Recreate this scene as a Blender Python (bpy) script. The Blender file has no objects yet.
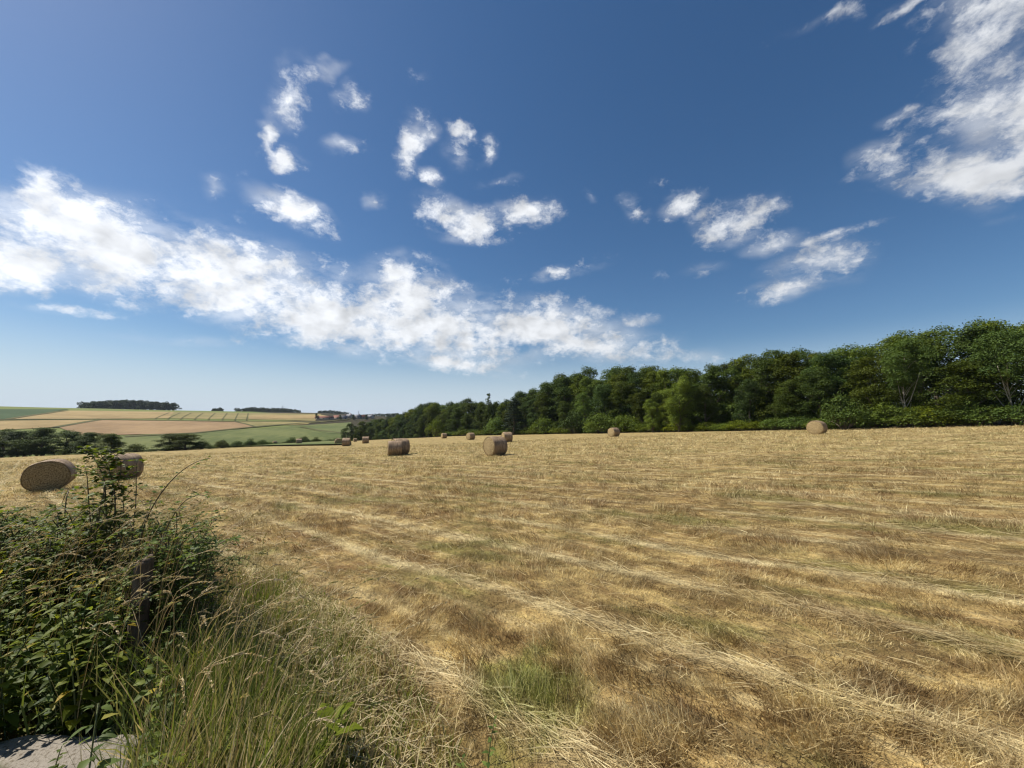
import bpy, math, random
import numpy as np
from mathutils import Vector
R = math.radians
rng = np.random.default_rng(11)
random.seed(5)
scene = bpy.context.scene
COL = scene.collection
EYE = 1.7                      # eye height above the ground at the camera
F, CX, HY = 384.0, 512.0, 420.0   # focal length (px), picture centre, horizon row of the photograph
SUN_AZ, SUN_EL = R(-80), R(50)

# ---------------------------------------------------------------- noise / maths
_h = np.random.default_rng(3).random((256, 256))
def vnoise(x, y):
    x = np.asarray(x, float); y = np.asarray(y, float)
    xi = np.floor(x).astype(int); yi = np.floor(y).astype(int)
    fx = x - xi; fy = y - yi
    fx = fx*fx*(3-2*fx); fy = fy*fy*(3-2*fy)
    a = _h[xi % 256, yi % 256]; b = _h[(xi+1) % 256, yi % 256]
    c = _h[xi % 256, (yi+1) % 256]; d = _h[(xi+1) % 256, (yi+1) % 256]
    return (a*(1-fx)+b*fx)*(1-fy) + (c*(1-fx)+d*fx)*fy
def fbm(x, y, o=3):
    s = 0; a = .5; t = 0
    for i in range(o):
        s = s + a*vnoise(x*2**i+17*i, y*2**i+31*i); t += a; a *= .5
    return s/t
def sstep(a, b, x):
    t = np.clip((np.asarray(x, float)-a)/(b-a), 0, 1); return t*t*(3-2*t)
def unit(v): return v/np.maximum(np.linalg.norm(v, axis=-1, keepdims=True), 1e-9)

# ---------------------------------------------------------------- terrain height
ROW = np.array([-.78, .626]); ACR = np.array([.626, .78])   # along / across the mowing rows
def ridge(w): return np.interp(w, [-500, -208, -52, 130, 226, 420, 900], [17, 15.7, 13.4, 11.8, 7.6, -4, -12])
def zt(X, Y, rough=True):
    X = np.asarray(X, float); Y = np.asarray(Y, float)
    Xc = np.clip(X, -220, 80); Yc = np.clip(Y, -80, 230)
    P = -(.024*Yc - .04*Xc)
    v = .8*Y - .6*X; w = .6*Y + .8*X
    s = np.clip((v-300)/415, 0, 1)
    Rg = ridge(w)
    Fz = -20 + (Rg+20)*(1-(1-s)**1.5)*sstep(0, .12, s)
    Fz = np.where(v > 715, np.maximum(Rg - .00005*(v-715)**2, -28), Fz) + EYE
    k = sstep(128, 320, v)*sstep(160, 20, X)
    z = P*(1-k) + Fz*k
    if rough:
        near = np.exp(-np.hypot(X, Y)/60)
        r = X*ROW[0]+Y*ROW[1]; c = X*ACR[0]+Y*ACR[1]
        z = z + near*(.10*(fbm(X*.35, Y*.35)-.5) + .05*(fbm(r*.5, c*1.3)-.5)) + (1-near)*.5*(fbm(X*.04, Y*.04)-.5)*sstep(60, 200, np.hypot(X, Y))
    return z
def pix(x, y, far=3000):
    """world point where the ground lies under a pixel of the photograph"""
    d = np.array([(x-CX)/F, 1.0, -(y-HY)/F]); s = np.linspace(1, far, 30000)
    g = EYE + d[2]*s - zt(d[0]*s, s, False)
    i = np.argmax(g < 0)
    if not (g < 0).any(): i = np.argmin(g)
    return d[0]*s[i], s[i]

# ---------------------------------------------------------------- mesh helpers
def mk(name, V, faces, mat, parent=None, attrs=None, smooth=False, matidx=None):
    """one mesh object from arrays; faces is a list of (M,k) index arrays"""
    me = bpy.data.meshes.new(name)
    V = np.asarray(V, np.float32)
    me.vertices.add(len(V)); me.vertices.foreach_set('co', V.ravel())
    faces = [np.asarray(f, np.int32) for f in faces if len(f)]
    idx = np.concatenate([f.ravel() for f in faces])
    tot = np.concatenate([np.full(len(f), f.shape[1], np.int32) for f in faces])
    st = np.concatenate([[0], np.cumsum(tot)[:-1]]).astype(np.int32)
    me.loops.add(len(idx)); me.loops.foreach_set('vertex_index', idx)
    me.polygons.add(len(tot)); me.polygons.foreach_set('loop_start', st); me.polygons.foreach_set('loop_total', tot)
    if smooth: me.polygons.foreach_set('use_smooth', np.ones(len(tot), bool))
    me.update(calc_edges=True)
    for k, a in (attrs or {}).items():
        at = me.attributes.new(k, 'FLOAT', 'POINT'); at.data.foreach_set('value', np.asarray(a, np.float32))
    for m in (mat if isinstance(mat, list) else [mat]): me.materials.append(m)
    if matidx is not None: me.polygons.foreach_set('material_index', np.asarray(matidx, np.int32))
    ob = bpy.data.objects.new(name, me); COL.objects.link(ob)
    if parent: ob.parent = parent
    return ob
class Acc:
    """collects pieces of ONE mesh"""
    def __init__(s): s.V = []; s.F = {}; s.n = 0; s.A = []
    def add(s, V, faces, a=0.5):
        V = np.asarray(V, float)
        for f in faces:
            f = np.asarray(f)
            if len(f): s.F.setdefault(f.shape[1], []).append(f + s.n)
        s.V.append(V); s.A.append(np.full(len(V), a) if np.isscalar(a) else np.asarray(a)); s.n += len(V); return s
    def build(s, name, mat, parent=None, smooth=False):
        return mk(name, np.concatenate(s.V), [np.concatenate(f) for f in s.F.values()], mat, parent, {'tone': np.concatenate(s.A)}, smooth)
def tube(pts, rad, n=6):
    pts = np.asarray(pts, float); rad = np.broadcast_to(rad, len(pts))
    t = unit(np.gradient(pts, axis=0)); ref = np.array([.31, .95, .05]) if abs(t[0, 2]) > .7 else np.array([0, 0, 1.])
    a = unit(np.cross(t, ref)); b = np.cross(t, a)
    th = np.arange(n)*2*np.pi/n
    V = pts[:, None]+rad[:, None, None]*(np.cos(th)[None, :, None]*a[:, None]+np.sin(th)[None, :, None]*b[:, None])
    m = len(pts); i = np.arange(m-1)[:, None]*n; j = np.arange(n)[None]
    q = np.stack([i+j, i+(j+1) % n, i+n+(j+1) % n, i+n+j], -1).reshape(-1, 4)
    return V.reshape(-1, 3), [q, np.arange(n)[::-1][None], (np.arange(n)+(m-1)*n)[None]]
def box(x0, x1, y0, y1, z0, z1):
    V = np.array([[x, y, z] for z in (z0, z1) for x, y in ((x0, y0), (x1, y0), (x1, y1), (x0, y1))], float)
    return V, [np.array([[3, 2, 1, 0], [4, 5, 6, 7], [0, 1, 5, 4], [1, 2, 6, 5], [2, 3, 7, 6], [3, 0, 4, 7]])]
def blades(base, d, L, W, bend, face):
    """curved tapering strips: 5 vertices each (two at foot, two at middle, tip)"""
    N = len(base); d = unit(d); side = unit(np.cross(d, face))*W[:, None]*.5
    mid = base + d*L[:, None]*.52 + bend*.28; tip = base + d*L[:, None] + bend
    V = np.stack([base-side, base+side, mid-side*.85, mid+side*.85, tip], 1).reshape(-1, 3)
    o = np.arange(N)[:, None]*5
    return V, [o+np.array([[0, 1, 3, 2]]), o+np.array([[2, 3, 4]])]
def rep(a, k): return np.repeat(a, k)
def leaves4(c, d, nrm, L, W, fold=.25):
    """small far leaves: folded diamonds, 4 vertices"""
    d = unit(d); s = unit(np.cross(d, nrm)); n = np.cross(s, d)
    L = L[:, None]; W = W[:, None]
    V = np.stack([c-d*L*.5, c+s*W*.5+n*W*fold, c+d*L*.5, c-s*W*.5+n*W*fold], 1).reshape(-1, 3)
    o = np.arange(len(c))[:, None]*4
    return V, [o+np.array([[0, 1, 2]]), o+np.array([[0, 2, 3]])]
def leaves8(b, d, nrm, L, W, droop=.3, fold=.25):
    """near leaves: pointed ovals with a folded, drooping midrib, 8 vertices"""
    d = unit(d); s = unit(np.cross(d, nrm)); n = np.cross(s, d); L = L[:, None]; W = W[:, None]
    g = np.array([0, 0, -1.])
    def at(t): return b+d*L*t+g*L*droop*t*t
    m = [at(0), at(.33), at(.68), at(1)]
    V = np.stack(m+[m[1]+s*W*.5+n*W*fold-d*L*.06, m[2]+s*W*.36+n*W*fold*.8-d*L*.05,
                    m[1]-s*W*.5+n*W*fold-d*L*.06, m[2]-s*W*.36+n*W*fold*.8-d*L*.05], 1).reshape(-1, 3)
    o = np.arange(len(b))[:, None]*8
    tri = np.concatenate([o+np.array([[0, 4, 1]]), o+np.array([[2, 5, 3]]), o+np.array([[0, 1, 6]]), o+np.array([[2, 3, 7]])])
    quad = np.concatenate([o+np.array([[1, 4, 5, 2]]), o+np.array([[1, 2, 7, 6]])])
    return V, [tri, quad]
def tag(o, label=None, cat=None, group=None, kind=None):
    if label: o['label'] = label
    if cat: o['category'] = cat
    if group: o['group'] = group
    if kind: o['kind'] = kind
    return o
def empty(name, loc=(0, 0, 0), rz=0):
    o = bpy.data.objects.new(name, None); COL.objects.link(o); o.empty_display_size = .2
    o.location = loc; o.rotation_euler = (0, 0, rz); return o
def dup(root, loc, rz=0, sc=(1, 1, 1)):
    r = root.copy(); COL.objects.link(r); r.location = loc; r.rotation_euler = (0, 0, rz); r.scale = sc
    for ch in root.children:
        c = ch.copy(); COL.objects.link(c); c.parent = r
        for g in ch.children:
            e = g.copy(); COL.objects.link(e); e.parent = c
    return r

# ---------------------------------------------------------------- materials
class NT:
    def __init__(s, tree): s.t = tree
    def n(s, typ, **kw):
        nd = s.t.nodes.new(typ)
        for k, v in kw.items():
            if k.startswith('i_'):
                key = k[2:]; key = int(key) if key.isdigit() else key.replace('_', ' ')
                s.set(nd.inputs[key], v)
            else: setattr(nd, k, v)
        return nd
    def set(s, sock, v):
        if isinstance(v, bpy.types.NodeSocket): s.t.links.new(v, sock)
        else: sock.default_value = v
    def math(s, op, a, b=None, c=None, clamp=False):
        nd = s.t.nodes.new('ShaderNodeMath'); nd.operation = op; nd.use_clamp = clamp
        for i, v in enumerate((a, b, c)):
            if v is not None: s.set(nd.inputs[i], v)
        return nd.outputs[0]
    def vmath(s, op, a, b=None, out=0):
        nd = s.t.nodes.new('ShaderNodeVectorMath'); nd.operation = op
        s.set(nd.inputs[0], a)
        if b is not None: s.set(nd.inputs['Scale' if op == 'SCALE' else 1], b)
        return nd.outputs[out]
    def noise(s, vec, scale, detail=2, rough=.5, dist=0, out='Fac'):
        nd = s.n('ShaderNodeTexNoise'); nd.noise_dimensions = '3D'
        s.set(nd.inputs['Vector'], vec); s.set(nd.inputs['Scale'], scale); nd.inputs['Detail'].default_value = detail
        nd.inputs['Roughness'].default_value = rough; nd.inputs['Distortion'].default_value = dist
        return nd.outputs[out]
    def mix(s, f, a, b, typ='MIX'):
        nd = s.t.nodes.new('ShaderNodeMix'); nd.data_type = 'RGBA'; nd.blend_type = typ
        s.set(nd.inputs[0], f)
        for i, v in ((6, a), (7, b)):
            if isinstance(v, (tuple, list)): v = tuple(v)+((1,) if len(v) == 3 else ())
            s.set(nd.inputs[i], v)
        return nd.outputs[2]
    def ss(s, a, b, x):
        nd = s.n('ShaderNodeMapRange', interpolation_type='SMOOTHSTEP'); s.set(nd.inputs[0], x)
        s.set(nd.inputs[1], a); s.set(nd.inputs[2], b); return nd.outputs[0]
    def hsv(s, col, h=.5, sat=1., v=1.):
        nd = s.n('ShaderNodeHueSaturation'); s.set(nd.inputs['Color'], col)
        s.set(nd.inputs['Hue'], h); s.set(nd.inputs['Saturation'], sat); s.set(nd.inputs['Value'], v); return nd.outputs[0]
def material(name, rough=.8, spec=.3):
    m = bpy.data.materials.new(name); m.use_nodes = True
    nt = NT(m.node_tree); b = m.node_tree.nodes['Principled BSDF']
    b.inputs['Roughness'].default_value = rough; b.inputs['Specular IOR Level'].default_value = spec
    return m, nt, b
def bump(nt, b, h, strength=.5, dist=.05):
    nd = nt.n('ShaderNodeBump'); nd.inputs['Strength'].default_value = strength; nd.inputs['Distance'].default_value = dist
    nt.set(nd.inputs['Height'], h); nt.set(b.inputs['Normal'], nd.outputs[0])
def attr(nt, name): return nt.n('ShaderNodeAttribute', attribute_name=name).outputs['Fac']
def leafmat(name, c0, c1, c2=None, trans=.35, rough=.65, spec=.15, objvar=.25, huevar=.05):
    """leaf colour from per-leaf tone (c0..c1, a few c2), varied per object; lets light through"""
    m, nt, b = material(name, rough, spec)
    t = attr(nt, 'tone'); col = nt.mix(nt.ss(.0, .92, t), c0, c1)
    if c2: col = nt.mix(nt.ss(.955, .975, t), col, c2)
    oi = nt.n('ShaderNodeObjectInfo').outputs['Random']
    col = nt.hsv(col, nt.math('MULTIPLY_ADD', oi, huevar, .5-huevar/2), nt.math('MULTIPLY_ADD', oi, -.2, 1.1),
                 nt.math('MULTIPLY_ADD', nt.math('FRACT', nt.math('MULTIPLY', oi, 7.3)), objvar*2, 1-objvar))
    nt.set(b.inputs['Base Color'], col)
    tr = nt.n('ShaderNodeBsdfTranslucent'); nt.set(tr.inputs[0], nt.mix(.5, col, nt.hsv(col, .48, 1.25, 1.3)))
    mx = nt.n('ShaderNodeMixShader'); mx.inputs[0].default_value = trans
    nt.t.links.new(b.outputs[0], mx.inputs[1]); nt.t.links.new(tr.outputs[0], mx.inputs[2])
    nt.t.links.new(mx.outputs[0], nt.t.nodes['Material Output'].inputs[0]); return m
def flat(name, c, rough=.8, var=.25, scale=3., bmp=.3, bd=.02):
    m, nt, b = material(name, rough); co = nt.n('ShaderNodeTexCoord').outputs['Object']
    n1 = nt.noise(co, scale, 5, .65)
    nt.set(b.inputs['Base Color'], nt.mix(n1, tuple(x*(1-var) for x in c), tuple(min(1, x*(1+var)) for x in c)))
    bump(nt, b, n1, bmp, bd); return m

def hay_colour_group():
    """colour of the cut field at a world position: straw, browned stubble and green regrowth"""
    g = bpy.data.node_groups.new('HayColour', 'ShaderNodeTree')
    g.interface.new_socket('Pos', in_out='INPUT', socket_type='NodeSocketVector')
    for o in ('Color', 'Green', 'Windrow'): g.interface.new_socket(o, in_out='OUTPUT', socket_type='NodeSocketColor' if o == 'Color' else 'NodeSocketFloat')
    nt = NT(g); gi = nt.n('NodeGroupInput'); go = nt.n('NodeGroupOutput'); p = gi.outputs[0]
    p2 = nt.vmath('MULTIPLY', p, (1, 1, 0))
    wob = nt.noise(p2, .12, 2, .5, 0, 'Color'); pw = nt.vmath('ADD', p2, nt.vmath('SCALE', nt.vmath('SUBTRACT', wob, (.5, .5, .5)), 1.2))
    r = nt.vmath('DOT_PRODUCT', pw, (ROW[0], ROW[1], 0), 1); c = nt.vmath('DOT_PRODUCT', pw, (ACR[0], ACR[1], 0), 1)
    def aniso(ka, kc): return nt.n('ShaderNodeCombineXYZ', i_0=nt.math('MULTIPLY', r, ka), i_1=nt.math('MULTIPLY', c, kc)).outputs[0]
    big = nt.noise(p2, .22, 3, .55); mid = nt.noise(aniso(1.7, 2.6), 1., 6, .72)
    streak = nt.noise(aniso(.13, 1.25), 1., 5, .62); fine = nt.noise(aniso(5, 14), 1., 3, .6)
    far = nt.ss(8, 30, nt.vmath('LENGTH', p2, None, 1))          # the near strip was browned by the verge, the open field is paler
    straw = nt.mix(far, (.57, .42, .165), (.66, .51, .215)); brown = nt.mix(far, (.19, .118, .045), (.27, .18, .072))
    f = nt.math('ADD', nt.math('MULTIPLY', streak, .5), nt.math('ADD', nt.math('MULTIPLY', mid, 1.55), nt.math('MULTIPLY', big, .55)))
    f = nt.ss(1.06, 1.50, nt.math('ADD', f, nt.math('MULTIPLY', far, .13)))
    col = nt.mix(f, brown, straw)
    red = nt.math('MULTIPLY', nt.ss(.46, .66, nt.noise(p2, .5, 3, .6)), .55)
    col = nt.mix(red, col, nt.mix(.5, col, (.36, .20, .08)))
    # windrow leavings: pale lines along the rows every few metres
    wl = nt.math('ABSOLUTE', nt.math('SUBTRACT', nt.math('FRACT', nt.math('MULTIPLY', c, .8)), .5))
    wl = nt.math('MULTIPLY', nt.ss(.15, .02, wl), nt.ss(.36, .50, nt.noise(aniso(.25, 1.3), 1., 3, .6)))
    col = nt.mix(nt.math('MULTIPLY', wl, .95), col, (.66, .54, .28))
    ln = nt.noise(aniso(.07, 3.4), 1., 3, .55)                  # fine mowing lines
    col = nt.mix(nt.math('MULTIPLY', nt.ss(.55, .66, ln), .5), col, (.60, .47, .225)); col = nt.mix(nt.math('MULTIPLY', nt.ss(.45, .34, ln), .4), col, (.17, .115, .045))
    gm = nt.math('MULTIPLY', nt.ss(.50, .63, nt.noise(aniso(.35, .8), 1., 5, .68)), .8)
    spot = nt.vmath('LENGTH', nt.vmath('MULTIPLY', nt.vmath('SUBTRACT', p2, (.12, 2.62, 0)), (1.9, 1.5, 0)), None, 1)
    spot = nt.math('MULTIPLY', .85, nt.ss(1.05, .15, nt.math('ADD', spot, nt.math('MULTIPLY', nt.math('SUBTRACT', nt.noise(p2, 4, 3, .6), .5), 1.7))))
    ln = nt.noise(aniso(.07, 3.4), 1., 3, .55)                  # fine mowing lines
    col = nt.mix(nt.math('MULTIPLY', nt.ss(.55, .66, ln), .5), col, (.60, .47, .225)); col = nt.mix(nt.math('MULTIPLY', nt.ss(.45, .34, ln), .4), col, (.17, .115, .045))
    gm = nt.math('MAXIMUM', gm, spot)
    col = nt.mix(gm, col, nt.mix(spot, (.19, .185, .05), (.235, .285, .045)))
    col = nt.mix(nt.ss(.35, .75, fine), nt.mix(.35, col, (.12, .07, .028)), col)
    nt.set(go.inputs[0], col); nt.set(go.inputs[1], gm); nt.set(go.inputs[2], wl); return g
HAY = hay_colour_group()

def ground_mat():
    m, nt, b = material('ground_hay', .95, .1)
    p = nt.n('ShaderNodeNewGeometry').outputs['Position']
    g = nt.n('ShaderNodeGroup'); g.node_tree = HAY; nt.set(g.inputs[0], p)
    p2 = nt.vmath('MULTIPLY', p, (1, 1, 0))
    fld = attr(nt, 'field'); wood = attr(nt, 'wood'); verge = attr(nt, 'verge'); gr = attr(nt, 'crop')
    n1 = nt.noise(p2, .5, 5, .65); n2 = nt.noise(p2, 7., 5, .7); n3 = nt.noise(p2, 40., 3, .6)
    lump = nt.noise(nt.vmath('MULTIPLY', p2, (1.5, 2.2, 0)), 1., 6, .72)
    hay = nt.mix(nt.ss(.38, .60, lump), nt.mix(.72, g.outputs[0], (.10, .068, .026)), g.outputs[0])  # shadow between the clumps, painted into the hay colour
    hay = nt.mix(nt.ss(.25, .6, n3), nt.mix(.4, hay, (.09, .06, .025)), hay)
    rough_grass = nt.mix(n1, (.15, .14, .045), (.33, .26, .10))
    rough_grass = nt.mix(nt.ss(.3, .7, n2), nt.mix(.4, rough_grass, (.06, .06, .02)), rough_grass)
    crop = nt.mix(nt.noise(p2, .015, 3, .5), (.115, .145, .035), (.17, .185, .055))
    col = nt.mix(gr, rough_grass, crop)
    col = nt.mix(fld, col, hay)
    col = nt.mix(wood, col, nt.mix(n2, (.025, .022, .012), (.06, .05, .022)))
    col = nt.mix(verge, col, nt.mix(n2, (.05, .04, .02), (.13, .10, .045)))
    nt.set(b.inputs['Base Color'], col)
    h = nt.math('ADD', nt.math('MULTIPLY', lump, 1.6), nt.math('MULTIPLY', n2, .35))
    bump(nt, b, h, .75, .16)
    return m
def hay_blade_mat():
    m, nt, b = material('hay_straw', .6, .35)
    p = nt.n('ShaderNodeNewGeometry').outputs['Position']
    g = nt.n('ShaderNodeGroup'); g.node_tree = HAY; nt.set(g.inputs[0], p)
    t = attr(nt, 'tone'); ly = attr(nt, 'lying')
    col = nt.hsv(g.outputs[0], nt.math('MULTIPLY_ADD', t, .03, .485), nt.math('MULTIPLY_ADD', t, -.25, 1.12), nt.math('MULTIPLY_ADD', t, 1.25, .5))
    pale = nt.mix(t, (.44, .32, .135), (.74, .61, .35))
    keep = nt.math('MULTIPLY', ly, nt.math('SUBTRACT', .9, nt.math('MULTIPLY', g.outputs[1], .35)))
    col = nt.mix(nt.math('MULTIPLY', keep, .72), col, pale)
    nt.set(b.inputs['Base Color'], col)
    tr = nt.n('ShaderNodeBsdfTranslucent'); nt.set(tr.inputs[0], col)
    mx = nt.n('ShaderNodeMixShader'); mx.inputs[0].default_value = .25
    nt.t.links.new(b.outputs[0], mx.inputs[1]); nt.t.links.new(tr.outputs[0], mx.inputs[2])
    nt.t.links.new(mx.outputs[0], nt.t.nodes['Material Output'].inputs[0]); return m
def grass_mat():
    """verge grass: green to bleached by tone"""
    m, nt, b = material('verge_grass', .5, .4); t = attr(nt, 'tone')
    r = nt.n('ShaderNodeValToRGB'); nt.set(r.inputs[0], t); e = r.color_ramp.elements
    e[0].position = 0; e[0].color = (.08, .115, .022, 1); e[1].position = 1; e[1].color = (.62, .52, .32, 1)
    for ps, c in ((.35, (.165, .205, .045, 1)), (.6, (.27, .26, .085, 1)), (.8, (.48, .38, .18, 1))):
        x = e.new(ps); x.color = c
    nt.set(b.inputs['Base Color'], r.outputs[0])
    tr = nt.n('ShaderNodeBsdfTranslucent'); nt.set(tr.inputs[0], nt.hsv(r.outputs[0], .49, 1.15, 1.2))
    mx = nt.n('ShaderNodeMixShader'); mx.inputs[0].default_value = .35
    nt.t.links.new(b.outputs[0], mx.inputs[1]); nt.t.links.new(tr.outputs[0], mx.inputs[2])
    nt.t.links.new(mx.outputs[0], nt.t.nodes['Material Output'].inputs[0]); return m
M = {}
M['ground'] = ground_mat(); M['hay'] = hay_blade_mat(); M['grass'] = grass_mat()
M['leaf_dark'] = leafmat('leaves_dark', (.030, .050, .008), (.076, .108, .017), None, .25)
M['leaf_mid'] = leafmat('leaves_mid', (.050, .080, .010), (.125, .165, .022), None, .3)
M['leaf_light'] = leafmat('leaves_light', (.068, .10, .014), (.155, .20, .030), None, .35)
M['leaf_far'] = leafmat('leaves_far', (.020, .034, .014), (.042, .062, .022), None, .2)
M['leaf_pine'] = leafmat('needles', (.020, .034, .016), (.05, .068, .03), None, .15)
M['leaf_bramble'] = leafmat('bramble_leaves', (.052, .085, .014), (.155, .20, .040), (.26, .17, .05), .45, .55, .2, .1, .02)
M['leaf_nettle'] = leafmat('nettle_leaves', (.065, .10, .014), (.19, .235, .040), (.42, .34, .05), .5, .55, .2, .2, .04)
M['leaf_dock'] = leafmat('broad_leaves', (.08, .11, .016), (.13, .17, .025), (.3, .22, .05), .35, .6, .1, .1, .03)
M['bark'] = flat('bark', (.10, .08, .058), .9, .5, 5, .6, .05)
M['bark_pale'] = flat('pale_bark', (.40, .36, .28), .85, .35, 4, .4, .03)
M['stem'] = flat('green_stem', (.10, .115, .04), .6, .3, 20)
M['cane'] = flat('bramble_cane', (.095, .075, .04), .6, .35, 20)

# ---------------------------------------------------------------- camera, sun, sky
cam = bpy.data.cameras.new('camera'); cam.sensor_width = 36; cam.lens = F*36/1024
cam.clip_start = .05; cam.clip_end = 20000
co = bpy.data.objects.new('camera', cam); COL.objects.link(co); scene.camera = co
co.location = (0, 0, EYE + float(zt(0, 0)))
# a level camera with a small vertical shift would also do; the phone was tipped up slightly
co.rotation_euler = (R(90)+math.atan((HY-384)/F), 0, 0)
sd = Vector((math.sin(SUN_AZ)*math.cos(SUN_EL), math.cos(SUN_AZ)*math.cos(SUN_EL), math.sin(SUN_EL)))
sun = bpy.data.lights.new('sun', 'SUN'); sun.energy = 5.0; sun.angle = R(.5); sun.color = (1, .945, .86)
so = bpy.data.objects.new('sun', sun); COL.objects.link(so); so.rotation_euler = (-sd).to_track_quat('-Z', 'Y').to_euler()

PITCH = math.atan((HY-384)/F)
def pdir(x, y):
    """world direction seen at a pixel of the photograph"""
    a = (x-CX)/F; b = (384-y)/F
    v = np.array([a, math.cos(PITCH)-b*math.sin(PITCH), math.sin(PITCH)+b*math.cos(PITCH)]); return v/np.linalg.norm(v)
QO = .22
def qmap(x, y): d = pdir(x, y); return d[:2]/(d[2]+QO)
# clouds: x, y, half length, half height, tilt (deg, positive = falls to the right), weight, 
CL = [(40, 190, 26, 16, 0, .9), (60, 225, 80, 34, 12, 1.2), (20, 265, 70, 36, 6, .95), (140, 265, 110, 42, 16, 1.2), (240, 292, 110, 40, 17, 1.2),
      (330, 318, 100, 36, 16, 1.2), (400, 275, 18, 20, 30, .9), (415, 300, 42, 30, 20, 1.2), (440, 330, 110, 32, 12, 1.2), (540, 330, 90, 24, 6, 1.2), (600, 345, 62, 18, 6, .95),
      (450, 362, 80, 10, 10, .6), (640, 322, 18, 6, -8, .6), (365, 293, 14, 7, -25, .7), (255, 256, 8, 5, 0, .5), (130, 290, 160, 12, 10, .4),
      (300, 215, 50, 14, 26, 1), (290, 100, 24, 34, 8, .62), (320, 78, 30, 10, -6, .6), (355, 100, 14, 12, 0, .55), (268, 138, 12, 16, 10, .9), (285, 157, 24, 10, 10, .9),
      (345, 147, 18, 8, 0, .5), (372, 203, 12, 8, 0, .55), (413, 140, 14, 26, 10, .66), (425, 135, 12, 12, 0, .7), (430, 174, 12, 7, 30, .6), (456, 132, 12, 8, 0, .65), (460, 155, 18, 16, 30, .55), (486, 147, 12, 13, 0, .7),
      (445, 214, 30, 18, 32, .95), (475, 226, 40, 17, 0, .95), (525, 214, 32, 16, -10, .95), (555, 272, 50, 7, -10, .6), (500, 180, 22, 5, -12, .3), (215, 188, 12, 14, 20, .4),
      (632, 212, 16, 12, 25, .8), (680, 206, 24, 12, -25, .8), (588, 200, 6, 8, 0, .4), (665, 186, 14, 7, 0, .35), (735, 225, 40, 20, -20, .8), (775, 243, 30, 9, -14, .7), (825, 236, 44, 5, -16, .5), (812, 262, 46, 16, -12, .75), (785, 290, 40, 12, -14, .9), (835, 268, 36, 20, 0, .5),
      (1000, 40, 60, 60, 20, .7), (960, 20, 30, 36, 0, .7), (1010, 130, 70, 60, 0, .75), (960, 175, 70, 26, -4, 1), (890, 158, 44, 16, -14, .8), (990, 180, 60, 30, 0, .9), (905, 8, 26, 8, -30, .6), (895, 120, 22, 7, -18, .4), (1070, 100, 80, 110, 0, .85), (1020, 215, 30, 5, -10, .35), (830, 15, 50, 6, -25, .25), (700, 270, 30, 6, -8, .25), (650, 350, 30, 12, -6, .45),
      (420, 80, 6, 8, 0, .3), (185, 340, 60, 6, 4, .35), (700, 358, 20, 8, 0, .4), (60, 310, 60, 5, 6, .5)]
W = bpy.data.worlds.new('World'); scene.world = W; W.use_nodes = True
nt = NT(W.node_tree); bg = W.node_tree.nodes['Background']
sky = nt.n('ShaderNodeTexSky', sky_type='NISHITA', sun_disc=False); sky.sun_elevation = SUN_EL; sky.sun_rotation = SUN_AZ
sky.altitude = 100; sky.air_density = 1.0; sky.dust_density = .5; sky.ozone_density = 3.0
gen = nt.n('ShaderNodeTexCoord').outputs['Generated']
dirn = nt.vmath('NORMALIZE', gen)
sep = nt.n('ShaderNodeSeparateXYZ', i_0=dirn)
zden = nt.math('ADD', nt.math('MAXIMUM', sep.outputs[2], -.05), QO)
q = nt.n('ShaderNodeCombineXYZ', i_0=nt.math('DIVIDE', sep.outputs[0], zden), i_1=nt.math('DIVIDE', sep.outputs[1], zden)).outputs[0]
dq = nt.vmath('MULTIPLY', dirn, (1, 1, 1.45))
w1 = nt.noise(dq, 8, 3, .55, 0, 'Color'); w2 = nt.noise(dq, 30, 3, .6, 0, 'Color')
qw = nt.vmath('ADD', q, nt.vmath('SCALE', nt.vmath('SUBTRACT', w1, (.5, .5, .5)), .13))
qw = nt.vmath('ADD', qw, nt.vmath('SCALE', nt.vmath('SUBTRACT', w2, (.5, .5, .5)), .022))
acc = None
for (x, y, a, b_, tilt, wt) in CL:
    t = R(tilt); e1 = (math.cos(t), math.sin(t)); e2 = (-math.sin(t), math.cos(t))
    c = qmap(x, y)
    J = np.stack([(qmap(x+e1[0]*2, y+e1[1]*2)-c)*a/2, (qmap(x+e2[0]*2, y+e2[1]*2)-c)*b_/2], 1)
    Mi = np.linalg.inv(J)
    d = nt.vmath('SUBTRACT', qw, (c[0], c[1], 0))
    l = nt.vmath('LENGTH', nt.n('ShaderNodeCombineXYZ', i_0=nt.vmath('DOT_PRODUCT', d, (Mi[0, 0], Mi[0, 1], 0), 1), i_1=nt.vmath('DOT_PRODUCT', d, (Mi[1, 0], Mi[1, 1], 0), 1)).outputs[0], None, 1)
    mk_ = nt.math('MULTIPLY', nt.math('SUBTRACT', 1.35, l), wt)
    acc = mk_ if acc is None else nt.math('SMOOTH_MAX', acc, mk_, .25)
acc = nt.math('MINIMUM', acc, 1.25)
def cl_noise(v): return nt.math('ADD', nt.math('MULTIPLY', nt.noise(v, 12, 9, .64), .70), nt.math('MULTIPLY', nt.noise(nt.vmath('MULTIPLY', v, (1, 1, 1)), 36, 7, .66), .30))
dqw = nt.vmath('ADD', dq, nt.vmath('SCALE', nt.vmath('SUBTRACT', w2, (.5, .5, .5)), .018))
n0 = cl_noise(dqw)
dens = nt.math('ADD', acc, nt.math('MULTIPLY', nt.math('SUBTRACT', n0, .53), 4.7))
alpha = nt.math('MULTIPLY', nt.ss(-.02, 1.15, dens), nt.ss(-.25, .25, acc))
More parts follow.
